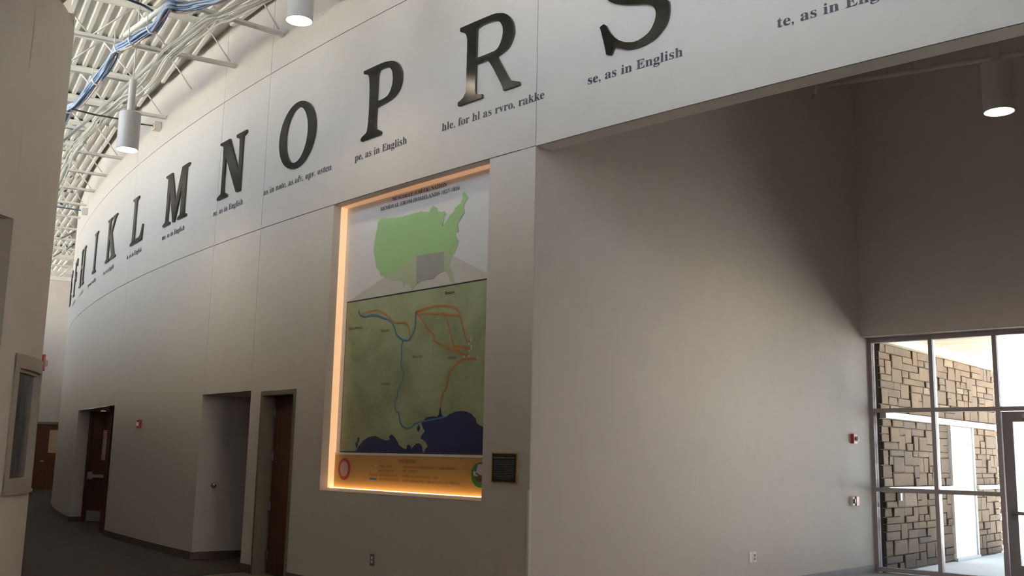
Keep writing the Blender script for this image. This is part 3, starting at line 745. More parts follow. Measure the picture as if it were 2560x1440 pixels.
# ================================================================== letters
CAP, ZB = .833, 4.935
I_ = [(0,1),(0,.965),(.10,.93),(.14,.86),(.14,.14),(.10,.07),(0,.035),(0,0),(.45,0),(.45,.035),(.35,.07),(.31,.14),(.31,.86),(.35,.93),(.45,.965),(.45,1)]
L_ = [(0,1),(0,.965),(.10,.93),(.14,.86),(.14,.14),(.10,.07),(0,.035),(0,0),(.88,0),(.92,.32),(.87,.32),(.80,.17),(.68,.09),(.31,.09),(.31,.86),(.35,.93),(.46,.965),(.46,1)]
K_ = [(0,1),(0,.965),(.1,.93),(.14,.86),(.14,.14),(.1,.07),(0,.035),(0,0),(.47,0),(.47,.035),(.36,.07),(.31,.14),(.31,.44),(.37,.52),(.66,.13),(.68,.08),(.57,.035),(.57,0),(1.1,0),(1.1,.035),(1.0,.07),(.93,.12),(.53,.63),(.78,.86),(.88,.93),(1.0,.965),(1.0,1),(.56,1),(.56,.965),(.66,.93),(.65,.87),(.31,.56),(.31,.86),(.35,.93),(.46,.965),(.46,1)]
M_ = [(0,1),(0,.965),(.1,.93),(.14,.86),(.14,.14),(.11,.07),(0,.035),(0,0),(.41,0),(.41,.035),(.30,.07),(.27,.14),(.29,.68),(.57,0),(.68,0),(.97,.66),(.97,.14),(.94,.07),(.84,.035),(.84,0),(1.3,0),(1.3,.035),(1.2,.07),(1.17,.14),(1.17,.86),(1.2,.93),(1.3,.965),(1.3,1),(.92,1),(.66,.38),(.37,1)]
N_ = [(0,1),(0,.965),(.09,.93),(.14,.87),(.15,.14),(.11,.08),(0,.04),(0,0),(.41,0),(.41,.02),(.39,.05),(.295,.084),(.258,.134),(.25,.31),(.258,.72),(.71,.08),(.78,0),(.925,0),(.925,.86),(.965,.92),(1.05,.95),(1.05,1),(.665,1),(.665,.95),(.755,.915),(.795,.86),(.82,.34),(.39,1)]
P_ = [(0,1),(0,.96),(.095,.925),(.135,.88),(.155,.77),(.166,.55),(.166,.30),(.148,.14),(.12,.09),(.03,.055),(0,.03),(0,0),(.457,0),(.474,.024),(.445,.054),(.37,.088),(.337,.15),(.337,.40),(.45,.41),(.577,.42),(.718,.45),(.815,.51),(.873,.60),(.884,.707),(.86,.80),(.79,.894),(.696,.953),(.564,.985),(.405,1)]
Pi = [(.336,.48),(.336,.80),(.35,.88),(.38,.915),(.45,.92),(.58,.90),(.66,.83),(.69,.71),(.67,.60),(.60,.51),(.48,.48)]
R_ = [(0,1),(0,.955),(.05,.93),(.10,.90),(.13,.84),(.14,.74),(.14,.2),(.12,.12),(.08,.075),(0,.045),(0,0),(.43,0),(.43,.045),(.34,.06),(.31,.12),(.31,.45),(.51,.45),(.60,.335),(.76,.075),(.79,0),(1.05,0),(1.05,.04),(.95,.075),(.89,.11),(.75,.325),(.675,.447),(.82,.49),(.89,.545),(.935,.63),(.942,.71),(.92,.80),(.87,.88),(.79,.945),(.69,.98),(.55,1)]
Ri = [(.308,.525),(.308,.87),(.33,.905),(.40,.92),(.51,.92),(.61,.91),(.69,.88),(.74,.82),(.763,.75),(.755,.67),(.72,.59),(.66,.535),(.55,.525)]
SA = [(0,.346),(.05,.364),(.08,.34),(.118,.274),(.178,.194),(.25,.13),(.353,.078),(.466,.055),(.564,.072),(.647,.114),(.70,.188),(.723,.265),(.715,.327),(.68,.377),(.60,.42),(.48,.455),(.352,.492),(.234,.535),(.16,.575),(.105,.62)]
SBp = [(0,.339),(.036,.222),(.074,.076),(.086,.017),(.142,-.002),(.164,.013),(.19,.07),(.252,.044),(.353,.002),(.467,-.014),(.592,-.007),(.715,.029),(.81,.097),(.864,.175),(.885,.276),(.880,.371)]
sflip = lambda P: [(.445+(.445-x)*.92, .545+(.545-z)*.88) for x, z in P]
S_ = SA+sflip(SBp)[::-1]+sflip(SA)+SBp[::-1]
F_ = [(0,0),(.40,0),(.40,.035),(.31,.08),(.29,.15),(.29,.46),(.50,.46),(.53,.36),(.575,.36),(.575,.64),(.53,.64),(.50,.55),(.29,.55),(.29,.91),(.60,.91),(.69,.78),(.74,.78),(.72,1),(0,1),(0,.965),(.09,.92),(.12,.86),(.12,.14),(.09,.075),(0,.035)]
E_ = [(0,0),(.74,0),(.79,.25),(.74,.25),(.63,.09),(.29,.09),(.29,.46),(.50,.46),(.53,.36),(.575,.36),(.575,.64),(.53,.64),(.50,.55),(.29,.55),(.29,.91),(.60,.91),(.69,.78),(.74,.78),(.72,1),(0,1),(0,.965),(.09,.92),(.12,.86),(.12,.14),(.09,.075),(0,.035)]
H_ = [(0,0),(.40,0),(.40,.035),(.31,.08),(.29,.15),(.29,.45),(.73,.45),(.73,.15),(.70,.08),(.61,.035),(.61,0),(1.02,0),(1.02,.035),(.93,.08),(.90,.15),(.90,.86),(.93,.92),(1.02,.965),(1.02,1),(.61,1),(.61,.965),(.70,.92),(.73,.86),(.73,.55),(.29,.55),(.29,.86),(.31,.92),(.40,.965),(.40,1),(0,1),(0,.965),(.09,.92),(.12,.86),(.12,.14),(.09,.075),(0,.035)]
def ell(cx_, cy_, a, b, n=44): return [(cx_+a*math.cos(2*PI*i/n), cy_+b*math.sin(2*PI*i/n)) for i in range(n)]
def letter(ch, polys, s0, smooth=True, scale=None, note=''):
    k = CAP if scale is None else scale
    Q = [smooth_poly(p) if smooth else [Vector(q) for q in p] for p in polys]
    Q = [[(v[0]*k, ZB+v[1]*CAP) for v in p] for p in Q]
    o = poly_on_arc('wall_letter', Q, .0135, BLACK, None, s0, DRUM, .025, EDGE)
    tag(o, 'glossy black raised serif capital %s on the curved wall%s' % (ch, note), 'letter', 'raised black alphabet letters')
letter('R', [R_, Ri], -132.416); letter('P', [P_, Pi], -134.114); letter('N', [N_], -137.90, note='')
letter('M', [M_], -140.186); letter('L', [L_], -142.109, scale=.84); letter('K', [K_], -144.15); letter('I', [I_], -145.61, scale=.9)
letter('H', [H_], -147.75, scale=.80); letter('F', [F_], -149.35, scale=.95); letter('E', [E_], -151.2, scale=.95, note=' farthest along it')
letter('S', [S_], -130.554, note=' cut off by the top edge')
letter('O', [ell(.535, .50, .54, .515), ell(.53, .50, .335, .43)], -136.03, smooth=False)
def split_glyphs(o, name):
    me = o.data; bm = bmesh.new(); bm.from_mesh(me); seen = set(); isl = []
    bm.verts.ensure_lookup_table()
    for v in bm.verts:
        if v.index in seen: continue
        st, comp = [v], []
        seen.add(v.index)
        while st:
            q = st.pop(); comp.append(q)
            for e in q.link_edges:
                w = e.other_vert(q)
                if w.index not in seen: seen.add(w.index); st.append(w)
        a = [math.atan2(q.co.y-DRUM.cy, q.co.x-DRUM.cx) for q in comp]; isl.append([min(a), max(a), set(comp)])
    isl.sort(key=lambda t: t[0]); grp = []
    for t in isl:
        if grp and t[0] < grp[-1][1]-.35*min(t[1]-t[0], grp[-1][1]-grp[-1][0]): grp[-1][1] = max(t[1], grp[-1][1]); grp[-1][2] |= t[2]
        else: grp.append(t)
    c = sum((v.co for v in bm.verts), Vector())/len(bm.verts)
    e = empty(name, c); m = me.materials[0]
    for g in grp:
        b2 = bmesh.new(); mp = {v: b2.verts.new(v.co) for v in g[2]}
        for f in bm.faces:
            if f.verts[0] in mp: b2.faces.new([mp[v] for v in f.verts])
        n = bpy.data.meshes.new('glyph'); b2.to_mesh(n); b2.free(); rel(link('glyph', n, m), e)
    bm.free(); bpy.data.objects.remove(o); return e
CAPS = [('te, as in English', -128.849, -127.82, 'T sound'), ('se, as in English', -130.705, -129.701, 'S'), ('hle, for hl as rvro, rakke', -132.680, -131.231, 'R'), ('pe, as in English', -134.246, -133.269, 'P'),
        ('as in note, as ofv, opv, osten', -136.434, -134.739, 'O'), ('ne, as in English', -138.048, -137.052, 'N'), ('me, as in English', -140.230, -139.19, 'M'), ('le, as in English', -142.332, -141.362, 'L'),
        ('ke, as in English', -144.310, -143.344, 'K'), ('vpvcic sulke', -146.198, -145.09, 'I'), ('he, as in English', -147.693, -146.889, 'H'), ('fe, as in English', -149.6, -148.6, 'F')]
for body, s0, s1, ch in CAPS:
    o = text_on_arc('caption', serif(body), s0, s1, 4.733, .082, .003, VINYL, offset=.001)
    o = split_glyphs(o, 'caption')
    lab = 'dark vinyl caption reading "%s" under the letter %s' % (body, ch) if ch != 'T sound' else 'dark vinyl caption reading "te, as in English" nearest the pendant lamp over the opening'
    tag(o, lab, 'caption', 'vinyl captions under the letters')

# ================================================================== map niche
SO = -133.5; DP = -.198; MAPR = FlatRing(DRUM, -136.9)
mp_ = empty('map_display', DRUM.p(DRUM.s2deg(SO+.2), -.2, 1.05), 'large lit wall map of removal routes set in the glowing niche', 'map')
tL, tR = NICHE[0], NICHE[1]
arc_obj('back_panel', MAPR, tL+.003, tR-.003, -.255, -.2, 1.05, 4.285, PANELW, mp_)
lgp = arc_obj('legend_panel', MAPR, tL+.006, tR-.006, -.2, -.192, 1.075, 1.437, LEGEND, mp_)
arc_obj('divider_rail', MAPR, tL+.006, tR-.006, -.2, -.188, 1.438, 1.462, PANELW, mp_)
def rect(s0, s1, z0, z1, n=10): return [(s0+(s1-s0)*i/n, z0) for i in range(n+1)]+[(s1-(s1-s0)*i/n, z1) for i in range(n+1)]
HOST = [mp_]
def prnt(name, polys, lay, m): return poly_on_arc(name, polys, DP+lay*.0012, m, HOST[0], SO, MAPR)
rlm = prnt('relief_map', [rect(-1.05, 1.47, 1.467, 3.155)], 0, MAPG)
for s0, s1, z0, z1 in ((-1.05, 1.47, 3.152, 3.166), (-1.05, 1.47, 1.463, 1.478), (-1.05, -1.042, 1.467, 3.16), (1.462, 1.47, 1.467, 3.16)): prnt('map_border', [rect(s0, s1, z0, z1)], 1, INK)
US=[(-0.517,4.045),(-0.497,4.016),(-0.484,4.033),(-0.458,4.061),(-0.297,4.033),(-0.09,4.014),(0.109,4.013),(0.255,4.014),(0.259,4.031),(0.274,4.014),(0.36,3.993),(0.417,3.987),(0.425,4.016),(0.47,4.042),(0.546,4.008),(0.557,3.971),(0.612,3.95),(0.666,3.955),(0.695,3.918),(0.651,3.908),(0.662,3.859),(0.629,3.799),(0.664,3.811),(0.725,3.861),(0.75,3.892),(0.819,3.922),(0.835,3.96),(0.92,3.993),(0.952,4.046),(0.942,4.083),(0.975,4.108),(1.011,4.071),(1.038,4.031),(1.006,4.002),(0.981,3.983),(0.966,3.939),(0.993,3.888),(0.952,3.86),(0.936,3.839),(0.877,3.79),(0.907,3.705),(0.882,3.691),(0.854,3.724),(0.866,3.653),(0.903,3.601),(0.871,3.536),(0.831,3.472),(0.781,3.421),(0.775,3.364),(0.822,3.289),(0.861,3.21),(0.845,3.166),(0.8,3.2),(0.754,3.263),(0.725,3.312),(0.671,3.319),(0.618,3.313),(0.565,3.29),(0.503,3.256),(0.438,3.264),(0.345,3.262),(0.271,3.241),(0.215,3.217),(0.17,3.168),(0.128,3.227),(0.078,3.25),(0.01,3.228),(-0.023,3.292),(-0.065,3.315),(-0.207,3.322),(-0.335,3.377),(-0.42,3.399),(-0.445,3.452),(-0.502,3.497),(-0.53,3.589),(-0.571,3.696),(-0.57,3.747),(-0.55,3.846),(-0.515,3.968)]
prnt('country_outline', [US], 2, USG)
CONE=[(0.225,3.537),(-1.033,3.168),(1.46,3.168),(0.688,3.522)]
prnt('zoom_shading', [CONE], 1, CONEG)
def clip(poly, conv):
    out = list(poly); n = len(conv)
    for i in range(n):
        a, b = conv[i], conv[(i+1) % n]; src, out = out, []
        side = lambda p: (b[0]-a[0])*(p[1]-a[1])-(b[1]-a[1])*(p[0]-a[0])
        for j in range(len(src)):
            p, q = src[j-1], src[j]; sp_, sq = side(p), side(q)
            if sp_*sq < 0: t = sp_/(sp_-sq); out.append((p[0]+(q[0]-p[0])*t, p[1]+(q[1]-p[1])*t))
            if sq >= 0: out.append(q)
    return out
prnt('shaded_states', [clip(US, CONE)], 3, USCON)
SQ=[(0.225,3.537),(0.688,3.524),(0.693,3.313),(0.671,3.313),(0.618,3.313),(0.565,3.29),(0.503,3.254),(0.438,3.261),(0.345,3.262),(0.236,3.245)]
prnt('zoom_square', [SQ], 4, SQG)
HOST[0] = rlm
G1=[(-0.741,1.479),(-0.686,1.535),(-0.614,1.593),(-0.516,1.63),(-0.386,1.644),(-0.287,1.616),(-0.19,1.594),(-0.127,1.603),(-0.138,1.639),(-0.1,1.662),(-0.044,1.635),(0.005,1.59),(0.046,1.545),(0.123,1.514),(0.169,1.505),(0.174,1.545),(0.21,1.554),(0.249,1.528),(0.243,1.506),(0.285,1.537),(0.327,1.564),(0.384,1.569),(0.429,1.538),(0.439,1.479)]
G2=[(0.461,1.479),(0.487,1.512),(0.517,1.539),(0.483,1.582),(0.396,1.622),(0.415,1.653),(0.463,1.688),(0.433,1.723),(0.402,1.769),(0.481,1.83),(0.587,1.84),(0.658,1.833),(0.683,1.866),(0.689,1.922),(0.706,1.921),(0.718,1.866),(0.745,1.838),(0.78,1.826),(0.847,1.858),(0.931,1.879),(1.03,1.888),(1.113,1.876),(1.178,1.853),(1.244,1.804),(1.262,1.762),(1.31,1.74),(1.46,1.70),(1.46,1.479)]
prnt('gulf_water', [G1], 1, GULF); prnt('gulf_water', [G2], 1, GULF)
for c in ((-.73, 1.55), (.36, 1.72), (-.70, 1.60)): prnt('gulf_water', [[(c[0]+.03*math.cos(a)*random.uniform(.4, 1), c[1]+.045*math.sin(a)*random.uniform(.5, 1)) for a in [k*PI/5 for k in range(10)]]], 1, GULF)
LN={'b1':[(-0.807,3.05),(-0.78,2.997),(-0.689,2.963),(-0.559,2.971),(-0.43,2.953),(-0.302,2.911),(-0.218,2.886),(-0.132,2.818),(-0.075,2.718),(0.037,2.656),(0.135,2.644),(0.199,2.698),(0.241,2.789),(0.242,2.93)],
'b2':[(0.047,2.65),(0.022,2.58),(0.032,2.485),(0.025,2.391),(0.08,2.283),(0.056,2.214),(0.002,2.145),(-0.022,2.053),(-0.054,2.007),(-0.042,1.913),(0.019,1.877),(0.055,1.773),(0.135,1.726),(0.229,1.725),(0.283,1.759),(0.401,1.786),(0.677,1.817),(.78,1.835)],
'o1':[(-0.779,2.984),(-0.649,3.01),(-0.434,3.009),(-0.241,2.924),(-0.114,2.847),(0.065,2.832),(0.137,2.761),(0.153,2.66)],'o2':[(0.241,2.936),(0.509,2.964),(0.689,2.959),(0.883,2.918),(0.963,2.832),(1.066,2.591),(1.133,2.559)],
'o3':[(0.242,2.93),(0.458,2.899),(0.711,2.877),(0.817,2.851),(0.963,2.838)],'o4':[(0.711,2.871),(0.777,2.78),(0.883,2.536),(0.988,2.463),(1.122,2.423)],'o5':[(0.252,2.923),(0.37,2.825),(0.43,2.75),(0.562,2.66),(0.574,2.602),(0.833,2.512),(0.988,2.452),(1.114,2.423)],
'o6':[(0.892,2.53),(0.985,2.519),(1.136,2.493)],'o7':[(1.246,2.381),(1.041,2.389),(0.91,2.335),(0.82,2.25),(0.791,2.129),(0.726,2.054),(0.706,1.932)]}
for k, v in LN.items(): ribbon('water_route' if k[0] == 'b' else 'land_route', v, .017 if k[0] == 'b' else .019, DP+.0030+(.0012 if k[0] == 'b' else 0), RIVER if k[0] == 'b' else ORANGE, rlm, SO, MAPR)
for x, z in [(1.148,2.596),(1.146,2.569),(1.117,2.538),(1.151,2.519),(1.152,2.492),(1.124,2.466),(1.119,2.417),(1.048,2.416),(1.245,2.389)]: prnt('town_dot', [ell(x, z, .011, .014, 10)], 4, SEALP)
HOST[0] = lgp
prnt('town_dot', [ell(-.342, 1.331, .012, .014, 10)], 7, SEALP); prnt('town_dot', [ell(-.338, 1.277, .012, .014, 10)], 7, SEALP)
def mtext(body, s0, s1, z, cap, m, lay=5, ser=True, off=0.0): return text_on_arc('printed_text', serif(body) if ser else body, SO+s0, SO+s1, z, cap, DP+.0012*lay, m, ring=MAPR, parent=HOST[0], offset=off, font_cap=.68 if ser else .70)
HOST[0] = mp_
mtext('MUSCOGEE (CREEK) NATION', -.255, .69, 4.217, .042, INK); mtext('REMOVAL FROM HOMELANDS 1827-1836', -.468, .90, 4.140, .042, INK)
HOST[0] = rlm
for b, s0, s1, z in (('Tennessee', .718, .876, 3.072), ('Indian Territory', -.982, -.723, 2.835), ('Arkansas', -.364, -.21, 2.765), ('Mississippi', .213, .391, 2.447), ('Alabama', .795, .931, 2.405), ('Louisiana', -.323, -.16, 2.185)): mtext(b, s0, s1, z, .030, INKG, off=.01)
LG = 8; HOST[0] = lgp
mtext('MAP LEGEND', .054, .342, 1.370, .034, INKB, LG, off=.008)
for b, s0, s1, z in (('TRIBAL TOWN', -.283, -.054, 1.313), ('RELOCATION FORT', -.28, -.019, 1.268), ('LAND REMOVAL ROUTE', -.276, .043, 1.221), ('WATER REMOVAL ROUTE', -.279, .061, 1.177), ('APPROXIMATE DISTANCE HOMELAND TO INDIAN TERRITORY:', .136, .976, 1.313), ('800 - 1,200 MILES', .139, .373, 1.274), ('NUMBER OF CREEKS REMOVED:   21,000', .137, .707, 1.221), ('DURING REMOVAL, MANY CREEK ANCESTORS LOST THEIR LIVES', .14, 1.04, 1.174)): mtext(b, s0, s1, z, .025, INKB, LG, False)
prnt('legend_swatch', [rect(-.446, -.31, 1.224, 1.240, 2)], 7, ORANGE); prnt('legend_swatch', [rect(-.448, -.319, 1.181, 1.199, 2)], 7, RIVER)
prnt('round_seal', [ell(-.936, 1.282, .118, .122)], 7, SEALR); prnt('seal_centre', [ell(-.938, 1.284, .078, .084)], 8, SEALW)
prnt('round_seal', [ell(1.335, 1.276, .127, .118)], 7, SEALG); prnt('seal_sky', [ell(1.335, 1.290, .098, .088)], 8, SEALP)
prnt('seal_sky', [[(1.245,1.31),(1.26,1.345),(1.29,1.37),(1.30,1.36),(1.275,1.305)]], 9, SEALB)
prnt('seal_field', [[(1.24,1.27),(1.30,1.262),(1.345,1.275),(1.43,1.27),(1.425,1.24),(1.39,1.212),(1.335,1.202),(1.28,1.215),(1.248,1.242)]], 9, SEALG)
prnt('seal_earth', [[(1.27,1.243),(1.30,1.255),(1.345,1.25),(1.38,1.235),(1.36,1.212),(1.32,1.207),(1.29,1.217)]], 10, SEALS)
prnt('seal_plough', [[(1.27,1.29),(1.315,1.268),(1.37,1.262),(1.375,1.27),(1.325,1.28),(1.285,1.30)]], 11, INKG)
# light strips round the niche
arc_obj('light_strip', DRUM, tL, tL+math.degrees(.006/DRUM.R), -.2, -.098, 1.075, 4.28, LEDB, mp_)
arc_obj('light_strip', DRUM, tR-math.degrees(.006/DRUM.R), tR, -.2, -.12, 1.075, 4.28, LEDM, mp_)
arc_obj('light_strip', DRUM, tL, tR, -.2, -.10, 4.278, 4.287, LEDM, mp_)
arc_obj('light_strip', DRUM, tL, tR, -.172, -.135, 1.066, 1.0775, LEDS, mp_)
bm = bmesh.new(); n = 8
for i in range(n):
    x, y = tL+(tR-tL)*i/n, tL+(tR-tL)*(i+1)/n
    bm.faces.new([bm.verts.new(p) for p in (DRUM.p(x, .001, 1.046), DRUM.p(y, .001, 1.046), DRUM.p(y, -.135, 1.072), DRUM.p(x, -.135, 1.072))])
rel(from_bm('niche_sill', bm, PAINT), mp_)

# plaque
pq = empty('plaque', DRUM.p(-135.2, 0, 1.23), 'small black text plaque with gold edge beside the map niche', 'plaque')
pa, pb2 = -135.362, -135.045
arc_obj('plaque_edge', DRUM, pa-.012, pb2+.014, .001, .012, 1.219, 1.488, GOLD, pq); arc_obj('plaque_face', DRUM, pa+.004, pb2-.006, .012, .016, 1.228, 1.478, PLAQ, pq)
text_on_arc('printed_text', 'Removal of the Muscogee (Creek) Nation', DRUM.R*math.radians(pa+.025), DRUM.R*math.radians(pb2-.022), 1.438, .012, .017, PLAQT, parent=pq, font_cap=.7, offset=.012)
words = ['many', 'people', 'were', 'moved', 'from', 'their', 'homes', 'and', 'walked', 'west', 'by', 'land', 'or', 'water', 'to', 'the', 'new', 'country', 'beyond', 'rivers']
for i in range(11):
    inset = .07 if i == 10 else .028
    line = ' '.join(random.choice(words) for _ in range(9 if i < 10 else 5))
    text_on_arc('printed_text', line, DRUM.R*math.radians(pa+inset), DRUM.R*math.radians(pb2-inset), 1.412-i*.0158, .0075, .017, PLAQT, parent=pq, font_cap=.7)

# ================================================================== wall devices
def dfn(t, z0):
    return lambda x, y, z: DRUM.p(t+math.degrees(x/DRUM.R), y, z0+z)
def outlet(name, fn, label, dark):
    o = empty(name, fn(0, 0, 0), label, 'outlet')
    box_obj('cover_plate', fn, (-.035, .035, 0, .007, -.058, .058), GREYP if dark else WHITEP, o, .003)
    for z in (.02, -.02): box_obj('socket', fn, (-.017, .017, .006, .010, z-.015, z+.015), CREAMP if dark else GREYP, o, .002)
outlet('wall_outlet', dfn(-137.187, .388), 'brown duplex wall outlet low on the wall below the map', True)
outlet('wall_outlet', lambda x, y, z: spt(3.86+x, y, .385+z), 'white duplex outlet low on the alcove side wall', False)
box_obj('cover_plate', lambda x, y, z: spt(3.78+x, y, .385+z), (-.036, .036, 0, .007, -.06, .06), WHITEP, bpy.data.objects['wall_outlet.001'], .003)
def strobe(name, fn, label):
    o = empty(name, fn(0, 0, 0), label, 'fire alarm')
    box_obj('housing', fn, (-.055, .055, 0, .045, -.065, .065), RED, o, .01)
    box_obj('strobe_lens', fn, (.012, .05, .04, .075, -.028, .028), WHITEP, o, .008)
strobe('fire_strobe', dfn(-144.39, 1.84), 'red fire alarm strobe on the curved wall beyond the recess')
strobe('fire_strobe', lambda x, y, z: spt(6.53+x, y, 1.792+z), 'red fire alarm strobe high on the alcove wall by the windows')
strobe('fire_strobe', lambda x, y, z: NOSE.p(24.6+math.degrees(x/2), y*.6, 2.13+z), 'red fire alarm strobe on the rounded wall edge above the corridor window')
fn = lambda x, y, z: spt(6.50+x, y, .967+z)
o = empty('pull_station', fn(0, 0, 0), 'red and white fire pull station below the strobe by the windows', 'fire alarm')
box_obj('housing', fn, (-.02, .06, 0, .05, -.062, .062), RED, o, .006); box_obj('side_plate', fn, (-.10, -.02, 0, .035, -.06, .06), WHITEP, o, .006)
box_obj('green_button', fn, (-.085, -.045, .03, .055, -.03, .03), mat('green plastic', (.02, .16, .07), .4, noise=.05), o, .006); box_obj('side_plate', fn, (.06, .12, 0, .03, -.055, .05), CREAMP, o, .006)
# round knob in the recess
rr = math.radians(RECESS[0]); kr = Vector((math.cos(rr), math.sin(rr), 0)); kt = Vector((-kr.y, kr.x, 0))
kp = DRUM.p(RECESS[0], -.24, .985)
o = empty('wall_bumper', kp, 'small round dark bumper on the side wall of the open recess', 'bumper')
tube('rose', [kp, kp+kt*.012], .032, DARKM, o, 16); tube('bumper_pad', [kp+kt*.012, kp+kt*.035, kp+kt*.05], .026, STEEL, o, 16)

# ================================================================== pendant lamps
def pendant(loc, label, power, ceil_z, d=.275, h=.50):
    o = empty('pendant_lamp', (loc[0], loc[1], loc[2]), label, 'lamp', 'cylinder pendant lamps'); r = d/2
    lathe('housing', [(r-.014, .03), (r-.006, 0), (r, .006), (r, h-.01), (r-.012, h), (.05, h+.004), (0, h+.004)], LAMPW, loc, o, 40)
    lathe('lens', [(0, .016), (r-.016, .02)], LENS, loc, o, 40)
    lathe('stem', [(0, h+.45), (.044, h+.45), (.047, h+.44), (.047, h+.03), (.038, h+.028), (.038, h)], LAMPW, loc, o, 24)
    tube('hanger_rod', [Vector(loc)+Vector((0, 0, h+.45)), Vector((loc[0], loc[1], ceil_z))], .009, STEELW, o)
    l = bpy.data.lights.new('bulb', 'SPOT'); l.energy = power; l.color = (1.0, .80, .55); l.spot_size = math.radians(156); l.spot_blend = .8; l.shadow_soft_size = .1; l.specular_factor = 0.0
    lo = bpy.data.objects.new('bulb', l); COL.objects.link(lo); lo.location = Vector(loc)+Vector((0, 0, -.02)); rel(lo, o)
pendant((-5.022, 12.639, 5.270), 'white cylinder pendant lamp hanging in the corridor before the letters M and N', 45, 7.4)
pendant((-2.233, 9.748, 5.800), 'white cylinder pendant lamp cut by the top edge above letter P', 45, 7.4)
pendant((4.742, 9.480, 4.888), 'dim cylinder pendant lamp with glowing lens inside the alcove', 230, 7.5, .285)

# ================================================================== cables and pipes
ZC = 6.70
def px_path(pts, z, n=5): return catmull([at_z(x, y, z) for x, y in pts], n)
BLUE = [(120, 375), (161, 293), (172, 271), (194, 260), (222, 226), (244, 200), (262, 175), (280, 144), (290, 123), (313, 112), (335, 101), (360, 85), (382, 70), (405, 40), (423, 15), (443, 19), (470, 19), (497, 12), (524, 5), (551, -4), (620, -40)]
bp_ = px_path(BLUE, ZC); bb = empty('cable_bundle', bp_[len(bp_)//2], 'thick bundle of blue network cables slung along the ceiling joists', 'cables')
for k in range(13):
    a = 2*PI*k/13; r0 = .045 if k % 2 else .028; ph = random.uniform(0, 6)
    P = []
    for i, p in enumerate(bp_):
        t = (bp_[min(i+1, len(bp_)-1)]-bp_[max(i-1, 0)]).normalized(); x = t.cross(Vector((0, 0, 1))).normalized()
        rr_ = r0*(1+.5*math.sin(i*.23+ph)); aa = a+.5*math.sin(i*.11+ph)
        P.append(p+x*rr_*math.cos(aa)+Vector((0, 0, rr_*math.sin(aa))))
    tube('cable', P, .013, [CABB, CABL, CABL, CABB, CABP][k % 5], bb, 6)
for px, py in ((244, 200), (303, 118), (334, 101), (382, 70), (172, 271)):
    i = min(range(len(bp_)), key=lambda q: (bp_[q]-at_z(px, py, ZC)).length); t = (bp_[min(i+1, len(bp_)-1)]-bp_[i-1]).normalized(); x = t.cross(Vector((0, 0, 1))).normalized()
    tube('cable_tie', [bp_[i]+x*.075*math.cos(2*PI*k/14)+Vector((0, 0, .075*math.sin(2*PI*k/14))) for k in range(14)], .012, CABW, bb, 6, True)
    tube('hook_rod', [bp_[i]+x*.07+Vector((0, 0, .03)), bp_[i]+x*.08+Vector((0, 0, .22))], .007, STEELW, bb, 5)
WH = [(128, 500), (147, 447), (165, 412), (176, 387), (196, 360), (214, 338), (236, 317), (254, 290), (275, 277), (300, 257), (319, 244), (345, 233), (382, 195), (416, 143), (470, 101), (533, 54), (561, 45), (615, 18), (651, 0), (740, -45)]
wp_ = px_path(WH, ZC+.02); wb = empty('cable_bundle', wp_[len(wp_)//2], 'loose run of thin white cables draped along the ceiling toward the wall', 'cables')
for k in range(6):
    ph = random.uniform(0, 6.3); off = (k-2.5)*.042; P = []
    for i, p in enumerate(wp_):
        t = (wp_[min(i+1, len(wp_)-1)]-wp_[max(i-1, 0)]).normalized(); x = t.cross(Vector((0, 0, 1))).normalized()
        P.append(p+x*(off*(.8+.4*math.sin(i*.09+ph))+.02*math.sin(i*.13+ph*2))+Vector((0, 0, .02*math.sin(i*.1+ph))))
    tube('cable', P, .0115, CABW, wb, 6)
ZP = 6.76
pp = empty('sprinkler_pipe', at_z(300, 230, ZP), 'straight white pipe running along the ceiling beside the white cables', 'pipe')
tube('pipe', [at_z(110, 390, ZP), at_z(156, 354, ZP), at_z(300, 230, ZP), at_z(411, 131, ZP)], .03, STEELW, pp, 10)
tube('elbow', [at_z(411, 131, ZP), at_z(416, 124, ZP+.02), at_z(417, 117, ZP+.1)], .038, STEELW, pp, 10)
p2 = pp
tube('pipe', [at_z(424, 122, ZP+.1), at_z(519, 45, ZP+.1)], .028, STEELW, p2, 10); tube('end_cap', [at_z(517, 46.6, ZP+.1), at_z(523, 41.8, ZP+.1)], .036, STEELW, p2, 10)
p3 = empty('sprinkler_pipe', at_z(370, 50, 6.9), 'white pipe crossing above the blue cable bundle', 'pipe')
tube('pipe', [at_z(312, 88, 6.9), at_z(423, 8, 6.9)], .034, STEELW, p3, 10)
def wall_hit(px, py, off=0.0):
    d = ray(px, py); R2 = DRUM.R+off; a = d.x**2+d.y**2; b = -2*(d.x*DRUM.cx+d.y*DRUM.cy); c = DRUM.cx**2+DRUM.cy**2-R2*R2
    t = (-b-math.sqrt(max(0, b*b-4*a*c)))/2/a; return Vector((d.x*t, d.y*t, EYE+d.z*t))
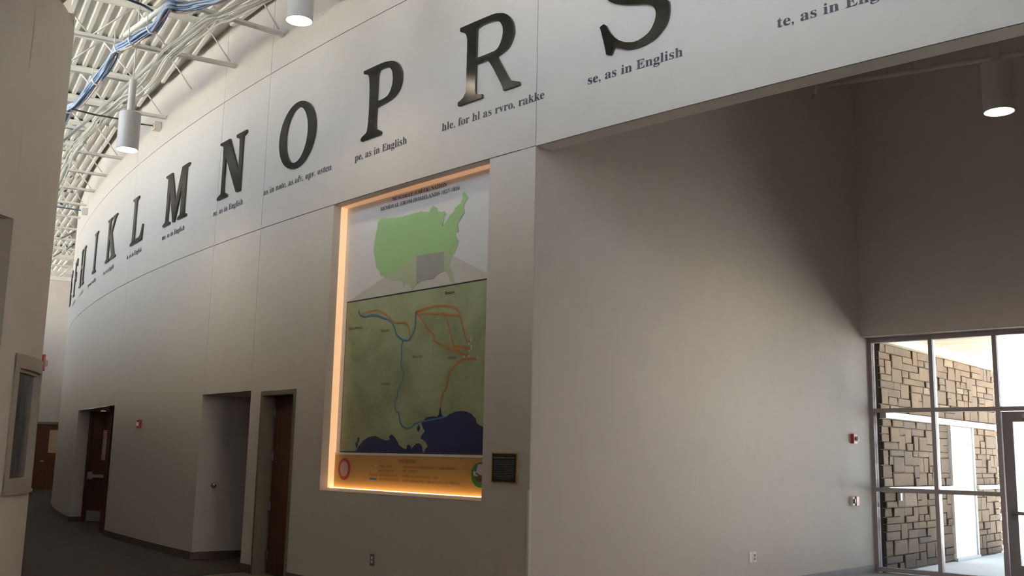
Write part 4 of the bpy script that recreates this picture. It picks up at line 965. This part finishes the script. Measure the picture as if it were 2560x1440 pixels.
def jbox(px, py, label, path, m, cl):
    w = wall_hit(px, py); th = math.degrees(math.atan2(w.y-DRUM.cy, w.x-DRUM.cx))
    o = empty('junction_box', w, label, 'junction box')
    f = lambda x, y, z: DRUM.p(th+math.degrees(x/DRUM.R), y, w.z+z)
    box_obj('box', f, (-.07, .07, 0, .12, -.07, .07), CAST, o, .008); tube('box_cover', [f(0, .12, 0), f(0, .135, 0)], .05, CAST, o, 12)
    q = f(0, .13, 0); pts = [q]+[at_z(x, y, z) for x, y, z in path]
    c = tube('conduit', pts, .014, m, o, 8)
jbox(401, 318, 'pale junction box with dark conduit on the wall above the letter M', [(345, 309, w_) for w_ in (6.62,)]+[(296, 297, 6.62), (238, 287, 6.64), (178, 272, 6.60)], DARKM, 0)
jbox(219, 529, 'small far junction box with navy conduit on the wall above the letter K', [(205, 526, 6.74), (175, 522, 6.74), (142, 517, 6.74), (120, 512, 6.74)], NAVYC, 0)
for (x0, y0), (x1, y1), lb in (((158, 593), (192, 577), 'nearest dark slanting rod under the far ceiling joists'), ((171, 621), (190, 608), 'middle dark slanting rod under the far ceiling joists'), ((138, 639), (158, 628), 'farthest dark slanting rod under the ceiling joists')):
    o = tube('sway_brace', [at_z(x0-4, y0+2, 6.70), at_z(x1-5, y1+2, 6.76)], .022, DARKM, None, 6); tag(o, lb, 'brace', 'dark sway braces')
# thin navy cable at the top
o = tube('loose_cable', px_path([(300, -15), (325, 0), (355, 12), (382, 28)], 6.95), .016, NAVYC, None, 6); tag(o, 'single dark navy cable hanging across the joists at the top', 'cable')
# sprinkler line in the alcove
ap = empty('sprinkler_pipe', spt(5.7, .5, 6.5), 'dim sprinkler pipe with a drop head under the alcove ceiling', 'pipe')
q0 = spt(5.5, .35, 6.55)
def on_dir(px, py, z): return at_z(px, py, z)
tube('pipe', [at_z(2045, 216, 6.45), at_z(2300, 176, 6.45), at_z(2700, 108, 6.45)], .033, LAMPW, ap, 10)
tube('pipe', [at_z(2045, 216, 6.45), at_z(2038, 222, 6.42), at_z(2035, 236, 6.34)], .03, LAMPW, ap, 10); tube('sprinkler_head', [at_z(2035, 236, 6.34), at_z(2031, 247, 6.27)], .016, STEEL, ap, 8)
for px, py in ((2218, 189), (2282, 178)): tube('hanger_rod', [at_z(px, py, 6.45), at_z(px, py, 6.45)+Vector((0, 0, .5))], .008, STEEL, ap, 6)
